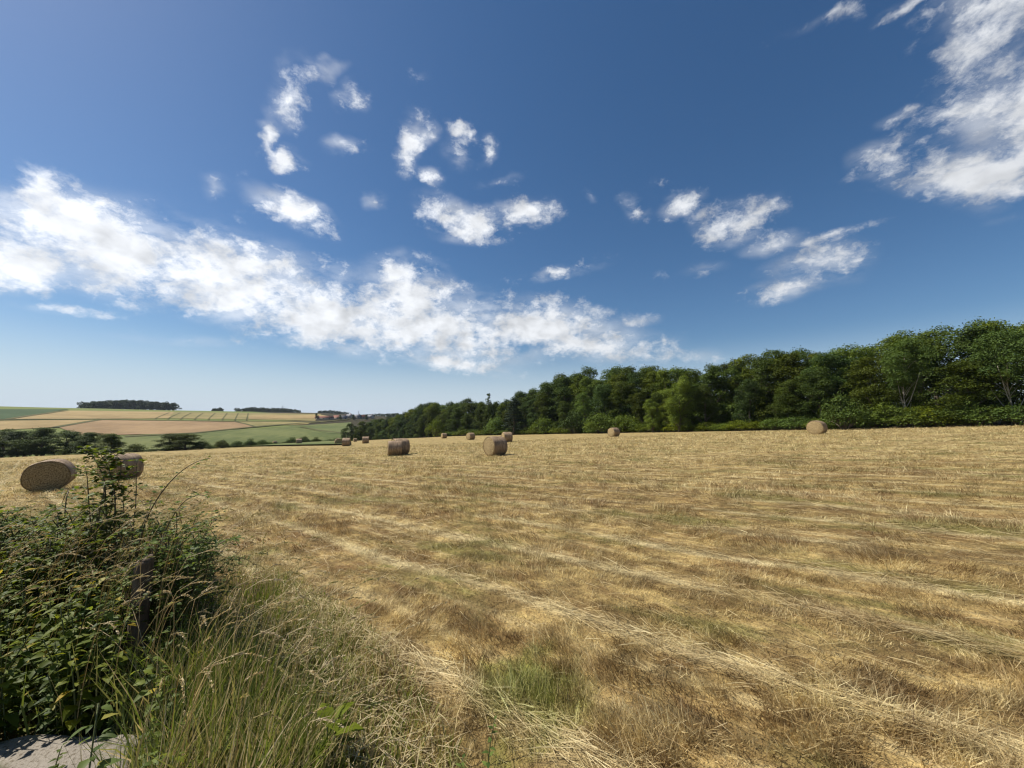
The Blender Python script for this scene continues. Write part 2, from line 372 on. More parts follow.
veil = nt.math('MULTIPLY', nt.math('MULTIPLY', nt.ss(-.05, .95, acc), .62), nt.ss(.36, .66, nt.noise(nt.vmath('MULTIPLY', dqw, (1, 1, 1.6)), 8, 7, .6)))
alpha = nt.math('MAXIMUM', alpha, veil)
sq = np.array([sd.x, sd.y])/(sd.z+QO)
s0 = nt.noise(dqw, 13, 3, .5); n1 = nt.noise(nt.vmath('ADD', dqw, tuple(np.array(sd)*.03)), 13, 3, .5)
shade = nt.math('MULTIPLY_ADD', nt.math('SUBTRACT', s0, n1), 1.1, .95)
shade = nt.math('MULTIPLY', nt.math('MINIMUM', nt.math('MAXIMUM', shade, .66), 1.06), nt.math('MULTIPLY_ADD', nt.vmath('DOT_PRODUCT', dirn, tuple(sd), 1), .30, .74))
STR = .068
ccol = nt.vmath('SCALE', nt.n('ShaderNodeCombineXYZ', i_0=.78/STR, i_1=.80/STR, i_2=.83/STR).outputs[0], shade)
skyc = nt.hsv(sky.outputs[0], .5, 1.2, 1.0)
skyc = nt.mix(nt.math('MULTIPLY', nt.ss(.20, .0, sep.outputs[2]), .9), skyc, (.425/STR, .50/STR, .59/STR))
nt.set(bg.inputs[0], nt.mix(nt.math('MULTIPLY', alpha, .95), skyc, ccol)); bg.inputs[1].default_value = STR

# ---------------------------------------------------------------- the ground sheet
BND = np.array([(-400, 70), (-119, 88), (-75, 80), (-68, 84), (-60, 92), (-57.5, 110), (-68, 165), (-112, 262)])   # far-left edge of the hay field
EDGE = np.array([(75, 2), (60, 22), (52, 36.5), (49.5, 39.5), (40.5, 51), (22, 84), (-3.75, 124), (-45, 180), (-112, 260)], float)  # foot of the wood
VRG = np.array([(-40, 7), (-7, 5.6), (-4.2, 5.2), (-2.6, 4.7), (-1.75, 3.9), (-.95, 3.1), (-.48, 2.4), (-.12, 1.75), (.0, .4), (.3, -4)], float)  # edge between verge and field
def seg_side(P, X, Y):
    """signed distance to an open polyline: positive on its left-hand side (in travel order)"""
    best = np.full(np.shape(X), 1e9); sg = np.ones(np.shape(X))
    for a, b in zip(P[:-1], P[1:]):
        d = b-a; L2 = d@d; t = np.clip(((X-a[0])*d[0]+(Y-a[1])*d[1])/L2, 0, 1)
        dx = X-(a[0]+t*d[0]); dy = Y-(a[1]+t*d[1]); D = np.hypot(dx, dy); cr = d[0]*dy-d[1]*dx
        m = D < best-1e-9; best = np.where(m, D, best); sg = np.where(m, np.sign(cr), sg)
    return best*sg
def masks(X, Y):
    bd = seg_side(BND, X, Y)                       # >0 = beyond the field (valley)
    eg = -seg_side(EDGE, X, Y)                     # >0 = inside the wood
    vg = -seg_side(VRG, X, Y)                      # >0 = verge side (towards the camera's left)
    return bd, eg, vg
def build_ground():
    def ax(n, k, a): u = np.arange(-n, n+1); return a*np.sinh(k*u)
    xs = ax(230, .0345, 2.8); ys = ax(230, .0345, 2.8)+2
    X, Y = np.meshgrid(xs, ys); X = X.ravel(); Y = Y.ravel()
    Z = zt(X, Y); nx = len(xs); ny = len(ys)
    i = np.arange(ny-1)[:, None]*nx+np.arange(nx-1)[None]; i = i.ravel()
    bd, eg, vg = masks(X, Y)
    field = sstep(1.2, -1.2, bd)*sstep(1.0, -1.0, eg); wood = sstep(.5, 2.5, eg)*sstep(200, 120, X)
    vv = .8*Y-.6*X
    crop = sstep(150, 190, vv)
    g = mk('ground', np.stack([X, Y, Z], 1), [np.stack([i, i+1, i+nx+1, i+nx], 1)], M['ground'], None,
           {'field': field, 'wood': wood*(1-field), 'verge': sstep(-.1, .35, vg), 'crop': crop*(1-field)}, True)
    tag(g, kind='structure')
build_ground()
# ---------------------------------------------------------------- hay bales
def straw_mats():
    m, nt, b = material('bale_straw', .85, .2); co = nt.n('ShaderNodeTexCoord').outputs['Object']
    yz = nt.vmath('MULTIPLY', co, (0, 1, 1)); rad = nt.vmath('LENGTH', nt.vmath('ADD', yz, nt.vmath('SCALE', nt.vmath('SUBTRACT', nt.noise(co, 4, 3, .6, 0, 'Color'), (.5, .5, .5)), .16)), None, 1)
    ring = nt.math('MULTIPLY_ADD', nt.math('SINE', nt.math('MULTIPLY', rad, 62)), .5, .5)
    n = nt.noise(co, 26, 6, .75); k = nt.math('ADD', nt.math('MULTIPLY', ring, .05), nt.math('MULTIPLY', n, .98))
    nt.set(b.inputs['Base Color'], nt.mix(nt.ss(.34, .68, k), (.125, .082, .038), (.50, .38, .19))); bump(nt, b, k, .9, .05)
    m2, nt, b = material('bale_net', .7, .3); co = nt.n('ShaderNodeTexCoord').outputs['Object']
    st = nt.noise(nt.vmath('MULTIPLY', co, (9, 2.2, 2.2)), 1, 6, .7); n = nt.noise(co, 30, 5, .75)
    k = nt.math('ADD', nt.math('MULTIPLY', st, .6), nt.math('MULTIPLY', n, .5))
    nt.set(b.inputs['Base Color'], nt.mix(nt.ss(.38, .70, k), (.135, .085, .05), (.44, .31, .19))); bump(nt, b, k, .8, .04)
    return m, m2
M['bale'], M['net'] = straw_mats()
def bale_meshes(seed, r=.68, L=1.22):
    g = np.random.default_rng(seed); n = 64
    th = np.arange(n)*2*np.pi/n
    def prof(x, k=1.):
        rr = r*k*(1+.02*np.sin(2*th+seed)+.014*np.sin(5*th+seed*2)+.02*(fbm(np.cos(th)*3+9+seed, np.sin(th)*3+x*3+9, 3)-.5)*2)
        y = rr*np.cos(th)*1.02; z = rr*np.sin(th)
        z = np.where(z < -r*.94, -r*.94+(z+r*.94)*.2, z)   # settled flat where it rests
        return y, z
    core = Acc()
    for sgn in (-1, 1):                                     # the two coiled ends, bulging and shaggy
        ks = np.linspace(1.0, .0, 12); rows = []
        for k in ks:
            y, z = prof(sgn, max(k, .02)); bul = .055*(1-k**2)-.05*max(0, k-.9)/.1
            x = sgn*(L/2+bul+.03*(fbm(y*6+3+seed, z*6+5, 3)-.5)); rows.append(np.stack([x+0*y, y, z], 1))
        V = np.concatenate(rows); i = np.arange(11)[:, None]*n; j = np.arange(n)[None]
        q = np.stack([i+j, i+(j+1) % n, i+n+(j+1) % n, i+n+j], -1).reshape(-1, 4)
        core.add(V, [q if sgn < 0 else q[:, ::-1]])
    N = 900                                                 # loose ends of straw
    a = g.random(N)*2*np.pi; sg = np.where(g.random(N) < .5, -1, 1.); rr = r*np.sqrt(g.random(N))*.99
    base = np.stack([sg*(L/2+.02), rr*np.cos(a), np.maximum(rr*np.sin(a), -r*.94)], 1)
    d = np.stack([sg*.5, np.cos(a)*.5-np.sin(a)*g.normal(0, .9, N), np.sin(a)*.5+np.cos(a)*g.normal(0, .9, N)], 1)
    core.add(*blades(base, d, g.uniform(.04, .13, N), np.full(N, .006), np.stack([0*a, 0*a, -g.random(N)*.04], 1), g.normal(0, 1, (N, 3))))
    N = 700                                                 # wisps escaping through the net, and litter round the foot
    a = g.random(N)*2*np.pi; rr = r*1.01; x = g.uniform(-L/2, L/2, N)
    base = np.stack([x, rr*np.cos(a)*1.02, np.maximum(rr*np.sin(a), -r*.94)], 1)
    d = np.stack([g.normal(0, .8, N), np.cos(a)*.35-np.sin(a)*g.normal(0, .8, N), np.sin(a)*.35+np.cos(a)*g.normal(0, .8, N)], 1)
    core.add(*blades(base, d, g.uniform(.04, .12, N), np.full(N, .007), np.stack([0*a, 0*a, -g.random(N)*.04], 1), g.normal(0, 1, (N, 3))))
    net = Acc(); xs = np.linspace(-L/2-.012, L/2+.012, 15); rows = []
    for x in xs:
        e = 1-.025*max(0, abs(x)-(L/2-.05))/.05
        y, z = prof(x, 1.006*e); bumpy = 1+.022*(fbm(np.cos(th)*4+x*5+20, np.sin(th)*4+20+seed, 3)-.5)
        rows.append(np.stack([x+0*y, y*bumpy, z*bumpy], 1))
    i = np.arange(14)[:, None]*n; j = np.arange(n)[None]
    net.add(np.concatenate(rows), [np.stack([i+j, i+n+j, i+n+(j+1) % n, i+(j+1) % n], -1).reshape(-1, 4)])
    return core, net
def bale_proto(seed):
    root = empty('hay_bale'); c, n = bale_meshes(seed)
    c.build('straw_core', M['bale'], root, True); n.build('net_wrap', M['net'], root, True); return root
BP = [bale_proto(k) for k in (1, 2, 3)]
# pixel of the foot, depth, facing of the visible end (deg), size, label
BALES = [(58, 489, 15.6, -50, .92, 'large round hay bale on the far left, its dark end turned squarely to the camera'),
 (127, 481, 18.9, -104, .94, 'round hay bale half hidden behind the tall bramble shoot, beside the big left bale'),
 (495.5, 455, 26, -140, .94, 'mid field hay bale with its coiled end lit, largest of the central bales'),
 (396, 455, 30, -160, .86, 'front one of two hay bales touching each other left of mid field'),
 (401, 454, 31.4, -140, .98, 'hay bale standing a little higher just behind its touching neighbour'),
 (507, 440.8, 52, -160, 1.0, 'smaller looking hay bale peeping out behind the mid field bale with the lit end'),
 (613, 435.5, 57, -148, 1.0, 'lone hay bale below the pale green tree, close to the foot of the wood'),
 (815, 434.5, 37.5, -145, 1.0, 'lone hay bale with its round end showing before the bramble hedge on the right'),
 (471, 438.7, 74, -137, 1.0, 'hay bale before the dark wood, second to the left of the mid field pair'),
 (444.5, 438.3, 104, -150, 1.05, 'tiny hay bale under the wood between the touching pair and mid field bales'),
 (367, 443.4, 80, -160, 1.05, 'small hay bale next to the wood corner, right-hand one of three in a row'),
 (348, 445, 65, -166, 1.0, 'small hay bale with a lit left end, middle one of three by the wood corner'),
 (340, 443.4, 76, -62, .95, 'small dark hay bale with its shaded end showing, leftmost of three by the wood corner'),
 (301, 443.6, 100, -150, 1.1, 'tiny hay bale at the field edge with shrubs of the valley hedge behind it'),
 (291.5, 444.6, 112, -150, .75, 'very tiny hay bale just left of the bale at the field edge'),
 (277, 445.2, 110, -120, .8, 'leftmost of the three very tiny hay bales along the valley hedge'),
 (356.5, 442.6, 108, -140, .7, 'barely visible hay bale between two bales by the wood corner')]
BALE_XY = []
for i, (x, y, dpt, ang, s, lab) in enumerate(BALES):
    X = (x-CX)/F*dpt; Y = dpt; BALE_XY.append((X, Y))
    root = BP[i] if i < 3 else dup(BP[i % 3], (0, 0, 0))
    z = float(zt(X, Y)); slope = .03
    root.location = (X, Y, z+.68*.94*s+.005); root.rotation_euler = (0, 0, R(ang)); root.scale = (s*.93, s, s)
    tag(root, lab, 'hay bale', 'round hay bales on the cut field')

# ---------------------------------------------------------------- trees
def crown_leaves(g, centres, radii, per, size, tone_low, up=.5, flat_=.75):
    C = np.repeat(np.arange(len(centres)), np.maximum(4, (per*radii**2).astype(int)))
    N = len(C); v = unit(g.normal(0, 1, (N, 3))); v[:, 2] = np.abs(v[:, 2])*np.where(g.random(N) < .8, 1, -1)
    rr = radii[C]*(.55+.5*g.random(N)**.6)
    P = centres[C]+v*rr[:, None]*np.array([1, 1, flat_])
    nrm = unit(v*.7+np.array([0, 0, up])+g.normal(0, .45, (N, 3))); d = unit(np.cross(nrm, g.normal(0, 1, (N, 3))))
    L = size*g.uniform(.7, 1.3, N)
    V, Fc = leaves4(P, d, nrm, L, L*.62)
    return V, Fc, rep(np.clip(g.random(N)*.55+tone_low[C]*.45, 0, .95), 4)
def make_tree(seed, kind):
    """unit tree of height 10 with its foot at the origin"""
    g = np.random.default_rng(seed); root = empty('broadleaf_tree')
    tr = Acc(); H = 10.
    spec = {'oak': (.06, 3.0, 70, 1.25, 0.2), 'ash': (.09, 2.6, 66, 1.05, .2), 'tall': (.05, 2.2, 62, 1.0, .17), 'pale': (.38, 2.7, 60, 1.0, .075), 'poplar': (.05, .85, 60, .62, .18), 'pine': (.12, 2.0, 64, .85, .17), 'dense': (.02, 2.7, 80, 1.15, .2)}[kind]
    base, Rr, nc, cr, r0 = spec
    lean = g.normal(0, .25, 2); zt_ = np.linspace(0, .88*H, 9)
    px = lean[0]*(zt_/H)**1.5*2+.12*np.sin(zt_*.9+seed); py = lean[1]*(zt_/H)**1.5*2+.12*np.cos(zt_*.8+seed)
    px -= px[0]; py -= py[0]
    tr.add(*tube(np.stack([px, py, zt_-.15], 1), r0*np.linspace(1.15, .18, 9)**1.1, 8))
    if kind == 'pale':                                       # forked, bare pale stems
        for k in range(3):
            a = g.random()*6.28; z0 = g.uniform(.6, 2.4); s = np.linspace(0, 1, 6)
            tr.add(*tube(np.stack([np.cos(a)*s**.8*1.9, np.sin(a)*s**.8*1.9, z0+s*(5.2-z0*.4)], 1)+[np.interp(z0, zt_, px), np.interp(z0, zt_, py), 0], .042*(1.1-.75*s), 6))
    cs = []; rs = []
    for k in range(nc):
        f = (k+.5)/nc; z = H*(base+(1-base)*f**.85)
        e = (z/H-base)/(1-base)
        env = {'poplar': np.sin(np.pi*min(1, e*.85+.12))**.6, 'pine': (1.02-e)**.75, 'dense': (1-e**2.4)**.5}.get(kind, (np.sin(np.pi*min(1, (e*.8+.2)))**.65))
        a = k*2.4+g.normal(0, .5); rad = Rr*env*(.35+.65*g.random()**.5)*(.8+.4*vnoise(a*1.3+seed, e*3))
        c = np.array([np.interp(z, zt_, px)+rad*np.cos(a), np.interp(z, zt_, py)+rad*np.sin(a), min(z+g.normal(0, .25), H-.3)])
        cs.append(c); rs.append(cr*g.uniform(.55, 1.15)*(.75 if e > .85 else 1)*((1.15-.65*e) if kind == 'poplar' else 1))
        if k % 3 == 0 and kind != 'poplar':
            z0 = max(.6 if kind == 'dense' else base*H*.75, z-rad*.8-.6); p0 = np.array([np.interp(z0, zt_, px), np.interp(z0, zt_, py), z0])
            s = np.linspace(0, 1, 5)[:, None]; P = p0*(1-s)+c*s+np.array([0, 0, .35])*np.sin(s*np.pi)
            tr.add(*tube(P, np.linspace(.42, .1, 5)*np.interp(z0, zt_, r0*np.linspace(1.15, .18, 9)), 5))
    if kind not in ('poplar', 'pine'):
        cs = []; rs = []; nl = int(g.integers(12, 16)); lobes = []
        for k in range(nl):
            f = (k+.6)/nl; z = H*(base+(1-base)*(.06+.86*f)); e = (z/H-base)/(1-base)
            rad = 0 if k == nl-1 else Rr*np.sin(np.pi*min(1, e*.68+.26))**.7*g.uniform(.25, .9); a = k*2.4+g.normal(0, .6)
            lr = Rr*g.uniform(.34, .56)*(1 if k < nl-2 else .85); lobes.append((np.interp(z, zt_, px)+rad*np.cos(a), np.interp(z, zt_, py)+rad*np.sin(a), min(z, H-lr*.75), lr))
        for (lx, ly, lz, lr) in lobes:
            m = max(6, int(7*lr**1.3))
            for q_ in range(m):
                v = unit(g.normal(0, 1, 3)); v[2] = abs(v[2]) if g.random() < .7 else v[2]*.6
                cs.append((lx+v[0]*lr*g.uniform(.45, 1.05), ly+v[1]*lr*g.uniform(.45, 1.05), max(base*H*.9+.3, lz+v[2]*lr*.85))); rs.append(g.uniform(.42, .95))
        nc = len(cs)
    cs = np.array(cs); rs = np.array(rs)
    pal = M['bark_pale'] if kind == 'pale' else M['bark']
    tr.build('trunk', pal, root, True)
    dens = {'poplar': 260, 'pine': 260, 'pale': 230, 'ash': 260}.get(kind, 280)
    ctone = g.random(nc)
    V, Fc, T = crown_leaves(g, cs, rs, dens, .19 if kind != 'poplar' else .2, ctone, .5 if kind != 'pine' else .2, .8 if kind != 'pine' else .35)
    nsp = 1500                                               # stray sprays that break the outline
    i = g.integers(0, nc, nsp); v = unit(g.normal(0, 1, (nsp, 3))+np.array([0, 0, .4])); P = cs[i]+v*rs[i][:, None]*g.uniform(1.0, 1.28, nsp)[:, None]
    V2, F2 = leaves4(P, unit(v+g.normal(0, .4, (nsp, 3))), g.normal(0, 1, (nsp, 3)), np.full(nsp, .17), np.full(nsp, .11))
    lm = {'oak': 'leaf_dark', 'ash': 'leaf_mid', 'tall': 'leaf_mid', 'pale': 'leaf_mid', 'poplar': 'leaf_dark', 'pine': 'leaf_pine', 'dense': 'leaf_dark'}[kind]
    ac = Acc().add(V, Fc, T).add(V2, F2, g.random(nsp*4)*.9)
    ac.build('crown', M[lm], root); return root
def make_bush(seed, mat, name='bush', n=34, size=.15, dens=330):
    """unit bush, about 2 m high and 3 m wide"""
    g = np.random.default_rng(seed); root = empty(name); st = Acc(); cs = []; rs = []
    for k in range(n):
        a = k*2.4; rad = 1.35*np.sqrt((k+.5)/n)*g.uniform(.75, 1.15); z = (1.45*(1-(rad/1.75)**2)+.2)*g.uniform(.45, 1.1)
        cs.append((rad*np.cos(a), rad*np.sin(a), max(.2, z))); rs.append(g.uniform(.3, .58))
        if k % 2 == 0:
            s = np.linspace(0, 1, 4)[:, None]; st.add(*tube(np.array([[.1*np.cos(a), .1*np.sin(a), -.1]])*(1-s)+np.array(cs[-1])*s+np.array([0, 0, .2])*np.sin(s*3.14), np.linspace(.035, .012, 4), 4))
    cs = np.array(cs); rs = np.array(rs)
    st.build('stem', M['bark'], root, True)
    V, Fc, T = crown_leaves(g, cs, rs, dens, size, g.random(n), .6, .8)
    N = 420; i = g.integers(0, n, N); v = unit(g.normal(0, 1, (N, 3))+np.array([0, 0, .8])); P = cs[i]+v*rs[i][:, None]*g.uniform(1.0, 1.6, N)[:, None]
    V2, F2 = leaves4(P, unit(v), g.normal(0, 1, (N, 3)), np.full(N, size*.9), np.full(N, size*.5))
    Acc().add(V, Fc, T).add(V2, F2, g.random(N*4)*.9).build('foliage', mat, root); return root
used = set()
def place(proto, name, loc, rz, sc, label, cat, group=None):
    if proto.as_pointer() in used: r = dup(proto, loc, rz, sc)
    else:
        used.add(proto.as_pointer()); r = proto; r.location = loc; r.rotation_euler = (0, 0, rz); r.scale = sc
    r.name = name
    for k in ('label', 'category', 'group', 'kind'):
        if k in r: del r[k]
    return tag(r, label, cat, group)
TK = [make_tree(k, kd) for k, kd in enumerate(['oak', 'oak', 'ash', 'tall', 'tall', 'ash', 'oak', 'dense', 'dense', 'dense', 'dense', 'tall'])]
T_pale = [make_tree(40, 'pale'), make_tree(47, 'pale')]; T_pop = make_tree(42, 'poplar'); T_pine = make_tree(43, 'pine'); T_light = make_tree(44, 'dense')
for ch in T_light.children:
    if ch.name.startswith('crown'): ch.data.materials[0] = M['leaf_light']
# the skyline of the wood in the photograph, as angular height against bearing
SKY = np.array([(330, 431), (345, 426), (362, 423), (392, 416), (408, 412), (423, 404), (431, 401.5), (443, 404), (456, 402), (468, 399), (487, 402), (498, 400), (507, 401), (521, 391), (535, 385), (548, 379), (562, 375), (581, 371),
 (598, 367), (625, 365), (650, 363), (671, 364), (693, 366), (704, 369), (712, 363), (734, 361), (742, 353), (758, 349), (774, 346), (790, 348), (804, 349), (823, 349), (829, 354), (840, 348), (853, 341), (867, 337), (878, 330), (892, 329), (908, 327), (919, 322), (935, 322), (945, 326), (963, 322), (976, 318), (996, 314), (1009, 314), (1024, 316), (1100, 305), (1300, 290)], float)
es = EDGE[1:]; seglen = np.r_[0, np.cumsum(np.linalg.norm(np.diff(es, axis=0), axis=1))]
def edge_at(s):
    p = np.array([np.interp(s, seglen, es[:, 0]), np.interp(s, seglen, es[:, 1])]); e = .5
    q_ = np.array([np.interp(s+e, seglen, es[:, 0]), np.interp(s+e, seglen, es[:, 1])]); p2_ = np.array([np.interp(s-e, seglen, es[:, 0]), np.interp(s-e, seglen, es[:, 1])])
    t = unit(q_-p2_); return p, np.array([t[1], -t[0]])         # point, normal into the wood
def top_h(X, Y): x = CX+F*X/Y; return float((HY-np.interp(x, SKY[:, 0], SKY[:, 1]))/F*Y+EYE-zt(X, Y))
WL = {('R', 0): ('broadleaf tree at the front of the tall right end of the wood', 'front trees at the tall right end of the wood'),
      ('R', 1): ('broadleaf tree behind the front row at the tall right end of the wood', 'back trees at the tall right end of the wood'),
      ('M', 0): ('dark broadleaf tree along the front of the middle of the wood', 'front trees in the middle of the wood'),
      ('M', 1): ('dark broadleaf tree making the skyline of the middle of the wood', 'back trees in the middle of the wood'),
      ('L', 0): ('low distant tree at the front of the far left end of the wood', 'front trees at the far left end of the wood'),
      ('L', 1): ('low distant tree on the skyline of the far left end of the wood', 'back trees at the far left end of the wood')}
tg = np.random.default_rng(21)
def special(x, depth, h, proto, name, label, wid=1., rz=0):
    X = (x-CX)/F*depth; Y = depth; s = h/10
    place(proto, name, (X, Y, float(zt(X, Y))-.05), rz, (s*wid, s*wid, s), label, 'tree')
    return X, Y
SP = [special(488, 140, 15.4, T_pop, 'poplar_tree', 'slim poplar rising as a point above the left part of the wood', .8),
      special(513, 116, 10.9, T_pine, 'pine_tree', 'dark layered pine in the wood front behind the mid field bales', 1.5),
      special(678, 69, 10.2, T_light, 'broadleaf_tree', 'fresh light green tree among dark ones right of the lone bale', .95),
      special(652, 73, 6.4, T_light, 'broadleaf_tree', 'small light green tree left of the taller light green one', .9, 2),
      special(905, 46, 10.0, T_pale[0], 'broadleaf_tree', 'tree with thin pale forked stems standing bare above the bramble hedge', .9, 0.6),
      special(1009, 40.5, 9.6, T_pale[1], 'broadleaf_tree', 'tree with pale leaning stems at the right margin above the brambles', 1., 2.2)]
for row, (off, sp, hf) in enumerate([(3.2, 4.6, (.52, .82)), (7.5, 4.4, (.84, .97)), (13, 5.4, (.92, .985)), (20, 7.5, (.92, .98))]):
    s = 0. if row else 2.
    while s < seglen[-1]:
        p, n = edge_at(s); far_ = np.hypot(*p)
        j = tg.uniform(-1, 1, 2)*(1.0 if row == 0 else 1.8)
        X, Y = p+n*off*(1+.25*min(1, far_/150))+j
        s += sp*tg.uniform(.75, 1.25)*(1+far_/260)
        x = CX+F*X/Y
        if x < 338 and row == 0: continue
        if x > 1290 or Y < 15: continue
        h = top_h(X, Y)*tg.uniform(*hf)
        if row == 0 and any(math.hypot(X-a, Y-b_) < rad for (a, b_), rad in zip(SP, (2.5, 3, 4.2, 4, 1.6, 1.6))): continue
        if row == 0 and (abs(x-905) < 9 or abs(x-1009) < 12): continue
        h = max(3.0, h)
        k = ([0, 1, 6, 7, 8, 9, 10, 2, 5, 11][tg.integers(0, 10)] if x < 830 else [2, 3, 4, 5, 11, 2, 5, 7, 6][tg.integers(0, 9)]) if row else [7, 8, 9, 10, 2, 5, 7, 9][tg.integers(0, 8)]
        wd = tg.uniform(.95, 1.3)*(1.0 if h > 8 else 1.25)
        zone = 'R' if x > 735 else ('M' if x > 530 else 'L'); lab, grp = WL[(zone, 0 if row == 0 else 1)]
        place(TK[k], 'broadleaf_tree', (X, Y, float(zt(X, Y))-.1), tg.random()*6.28, (h/10*wd, h/10*wd, h/10), lab, 'tree', grp)
# understory shrubs and the bramble hedge along the foot of the wood
B_br = [make_bush(60+k, M['leaf_mid']) for k in range(3)]; B_lt = [make_bush(70+k, M['leaf_light']) for k in range(2)]; B_dk = [make_bush(80+k, M['leaf_dark']) for k in range(2)]
def shrub(x, depth, ytop, wpx, protos, name, label, cat, group=None):
    X = (x-CX)/F*depth; Y = depth; z = float(zt(X, Y)); h = max(.5, EYE+(HY-ytop)/F*depth-z); w = wpx/F*depth/(1+((x-CX)/F)**2)**.25
    pr = protos[tg.integers(0, len(protos))]
    return place(pr, name, (X, Y, z-.05), tg.random()*6.28, (w/3.1, w/3.1, h/1.95), label, cat, group)
s = 0.
while s < seglen[-1]:
    p, n = edge_at(s); X, Y = p+n*(.9+tg.uniform(-.2, .6)); x = CX+F*X/Y; d = np.hypot(X, Y)
    step = 1.9*(1+d/150)
    if 440 < x < 1250:
        h = (2.3 if x > 840 else 1.6)*tg.uniform(.8, 1.2)*(1.25 if x < 560 else 1)
        place((B_br if tg.random() < .8 else B_lt)[tg.integers(0, 2)], 'bramble_bush', (X, Y, float(zt(X, Y))-.05), tg.random()*6.28, (step/1.9, step/1.9, h/1.95),
              'low green bramble bush in the hedge along the foot of the wood', 'bush', 'bramble bushes along the foot of the wood')
    s += step
for (x, dp, yt, w, pr, lab) in [(843, 47, 396, 46, B_dk, 'rounded olive mound of a bush standing higher than the hedge behind the right bale'),
      (880, 47, 402, 40, B_br, 'rounded bush below the thin pale forked stems'), (925, 44, 404, 44, B_br, 'dark green bush between the two pale stemmed trees'),
      (965, 42, 398, 40, B_lt, 'lighter bush under the tall crown left of the pale leaning stems'),
      (600, 84, 413, 34, B_lt, 'light green bush right above the lone bale at the foot of the wood'), (625, 82, 415, 34, B_br, 'spreading bush beside the light green bush above the lone bale'),
      (575, 94, 412, 30, B_dk, 'dark bush left of the light green bush at the wood foot'), (437, 150, 419, 18, B_br, 'round green bush low in the far left part of the wood'),
      (497, 128, 417, 24, B_br, 'leafy bush behind the mid field bales'), (545, 106, 418, 26, B_br, 'leafy bush right of the layered pine')]:
    shrub(x, dp, yt, w, pr, 'bush', lab, 'bush')

s = 0.
while s < seglen[-1]*.75:
    p, n = edge_at(s); X, Y = p+n*tg.uniform(5.5, 16); x = CX+F*X/Y; s += 2.4
    if 470 < x < 1300:
        h = tg.uniform(3.2, 5.2); place(B_dk[int(tg.integers(0, 2))], 'shrub', (X, Y, float(zt(X, Y))-.05), tg.random()*6.28, (1.5, 1.5, h/1.95),
              'dark undergrowth shrub between the trunks inside the wood', 'shrub', 'undergrowth shrubs inside the wood')
# ---------------------------------------------------------------- valley hedge, left
for (x, dp, yt, w, lab) in [(-40, 92, 430, 60, 'dark hedgerow tree beyond the left margin'), (8, 92, 431, 36, 'dark tree at the left end of the valley hedge'), (30, 91, 431.5, 34, 'dark rounded tree second from the left in the valley hedge'),
      (48, 90, 429, 40, 'tallest dark tree of the valley hedge, above the big left bale'), (70, 89, 432, 32, 'dark tree right of the tallest one in the valley hedge'), (90, 88, 433, 28, 'dark tree ending the tall left part of the valley hedge'),
      (116, 86, 434, 26, 'separate dark tree behind the bramble shoot'), (172, 86, 434.5, 30, 'left half of the big dark bush pair at the field edge'), (190, 86, 434.5, 32, 'right half of the big dark bush pair at the field edge')]:
    X = (x-CX)/F*dp; z = float(zt(X, dp)); h = EYE+(HY-yt)/F*dp-z; wd = w/F*dp/1.25
    place(TK[7+int(tg.integers(0, 4))], 'hedgerow_tree', (X, dp, z-.1), tg.random()*6.28, (wd/5, wd/5, h/9.6), lab, 'tree')
for (x, dp, yt, w, lab) in [(140, 85, 443, 18, 'small dark shrub in the gap between hedge tree and big bushes'), (205, 87, 440, 16, 'low shrub at the right foot of the big dark bush pair'),
      (225, 92, 439.5, 14, 'shrub standing up right of the big dark bushes'), (240, 96, 440.5, 12, 'small pointed shrub midway along the low hedge'), (253, 98, 438.6, 12, 'taller round shrub midway along the low hedge'),
      (265, 100, 439.3, 11, 'round shrub left of the tiny bales'), (294, 112, 437, 12, 'dark round shrub directly behind the tiny bales'), (306, 116, 436, 12, 'taller dark shrub right behind the tiny bales'), (318, 120, 437, 9, 'narrow shrub between tiny bales and wood corner')]:
    shrub(x, dp, yt, w, B_dk, 'shrub', lab, 'shrub')
for x in np.arange(-60, 350, 8.5):
    dp = np.interp(x, [-60, 150, 200, 250, 300, 350], [92, 84, 88, 96, 114, 160])+tg.uniform(0, 2)
    shrub(x+tg.uniform(-2, 2), dp, np.interp(x, [-60, 150, 200, 250, 300, 350], [449, 449, 446, 443.5, 441, 437.5])+tg.uniform(-.8, .8), 13, B_dk+B_br[:1], 'shrub', 'low dark shrub in the hedge line at the far edge of the hay field', 'shrub', 'low shrubs of the valley hedge')
for (x, dp, yt, w, lab) in [(348, 172, 424, 20, 'rounded tree at the very corner of the wood'), (361, 178, 422, 18, 'tree next to the rounded corner tree of the wood')]:
    X = (x-CX)/F*dp; z = float(zt(X, dp)); h = EYE+(HY-yt)/F*dp-z
    place(TK[8], 'broadleaf_tree', (X, dp, z-.1), 1.+x, (h/10*1.25, h/10*1.25, h/10), lab, 'tree')

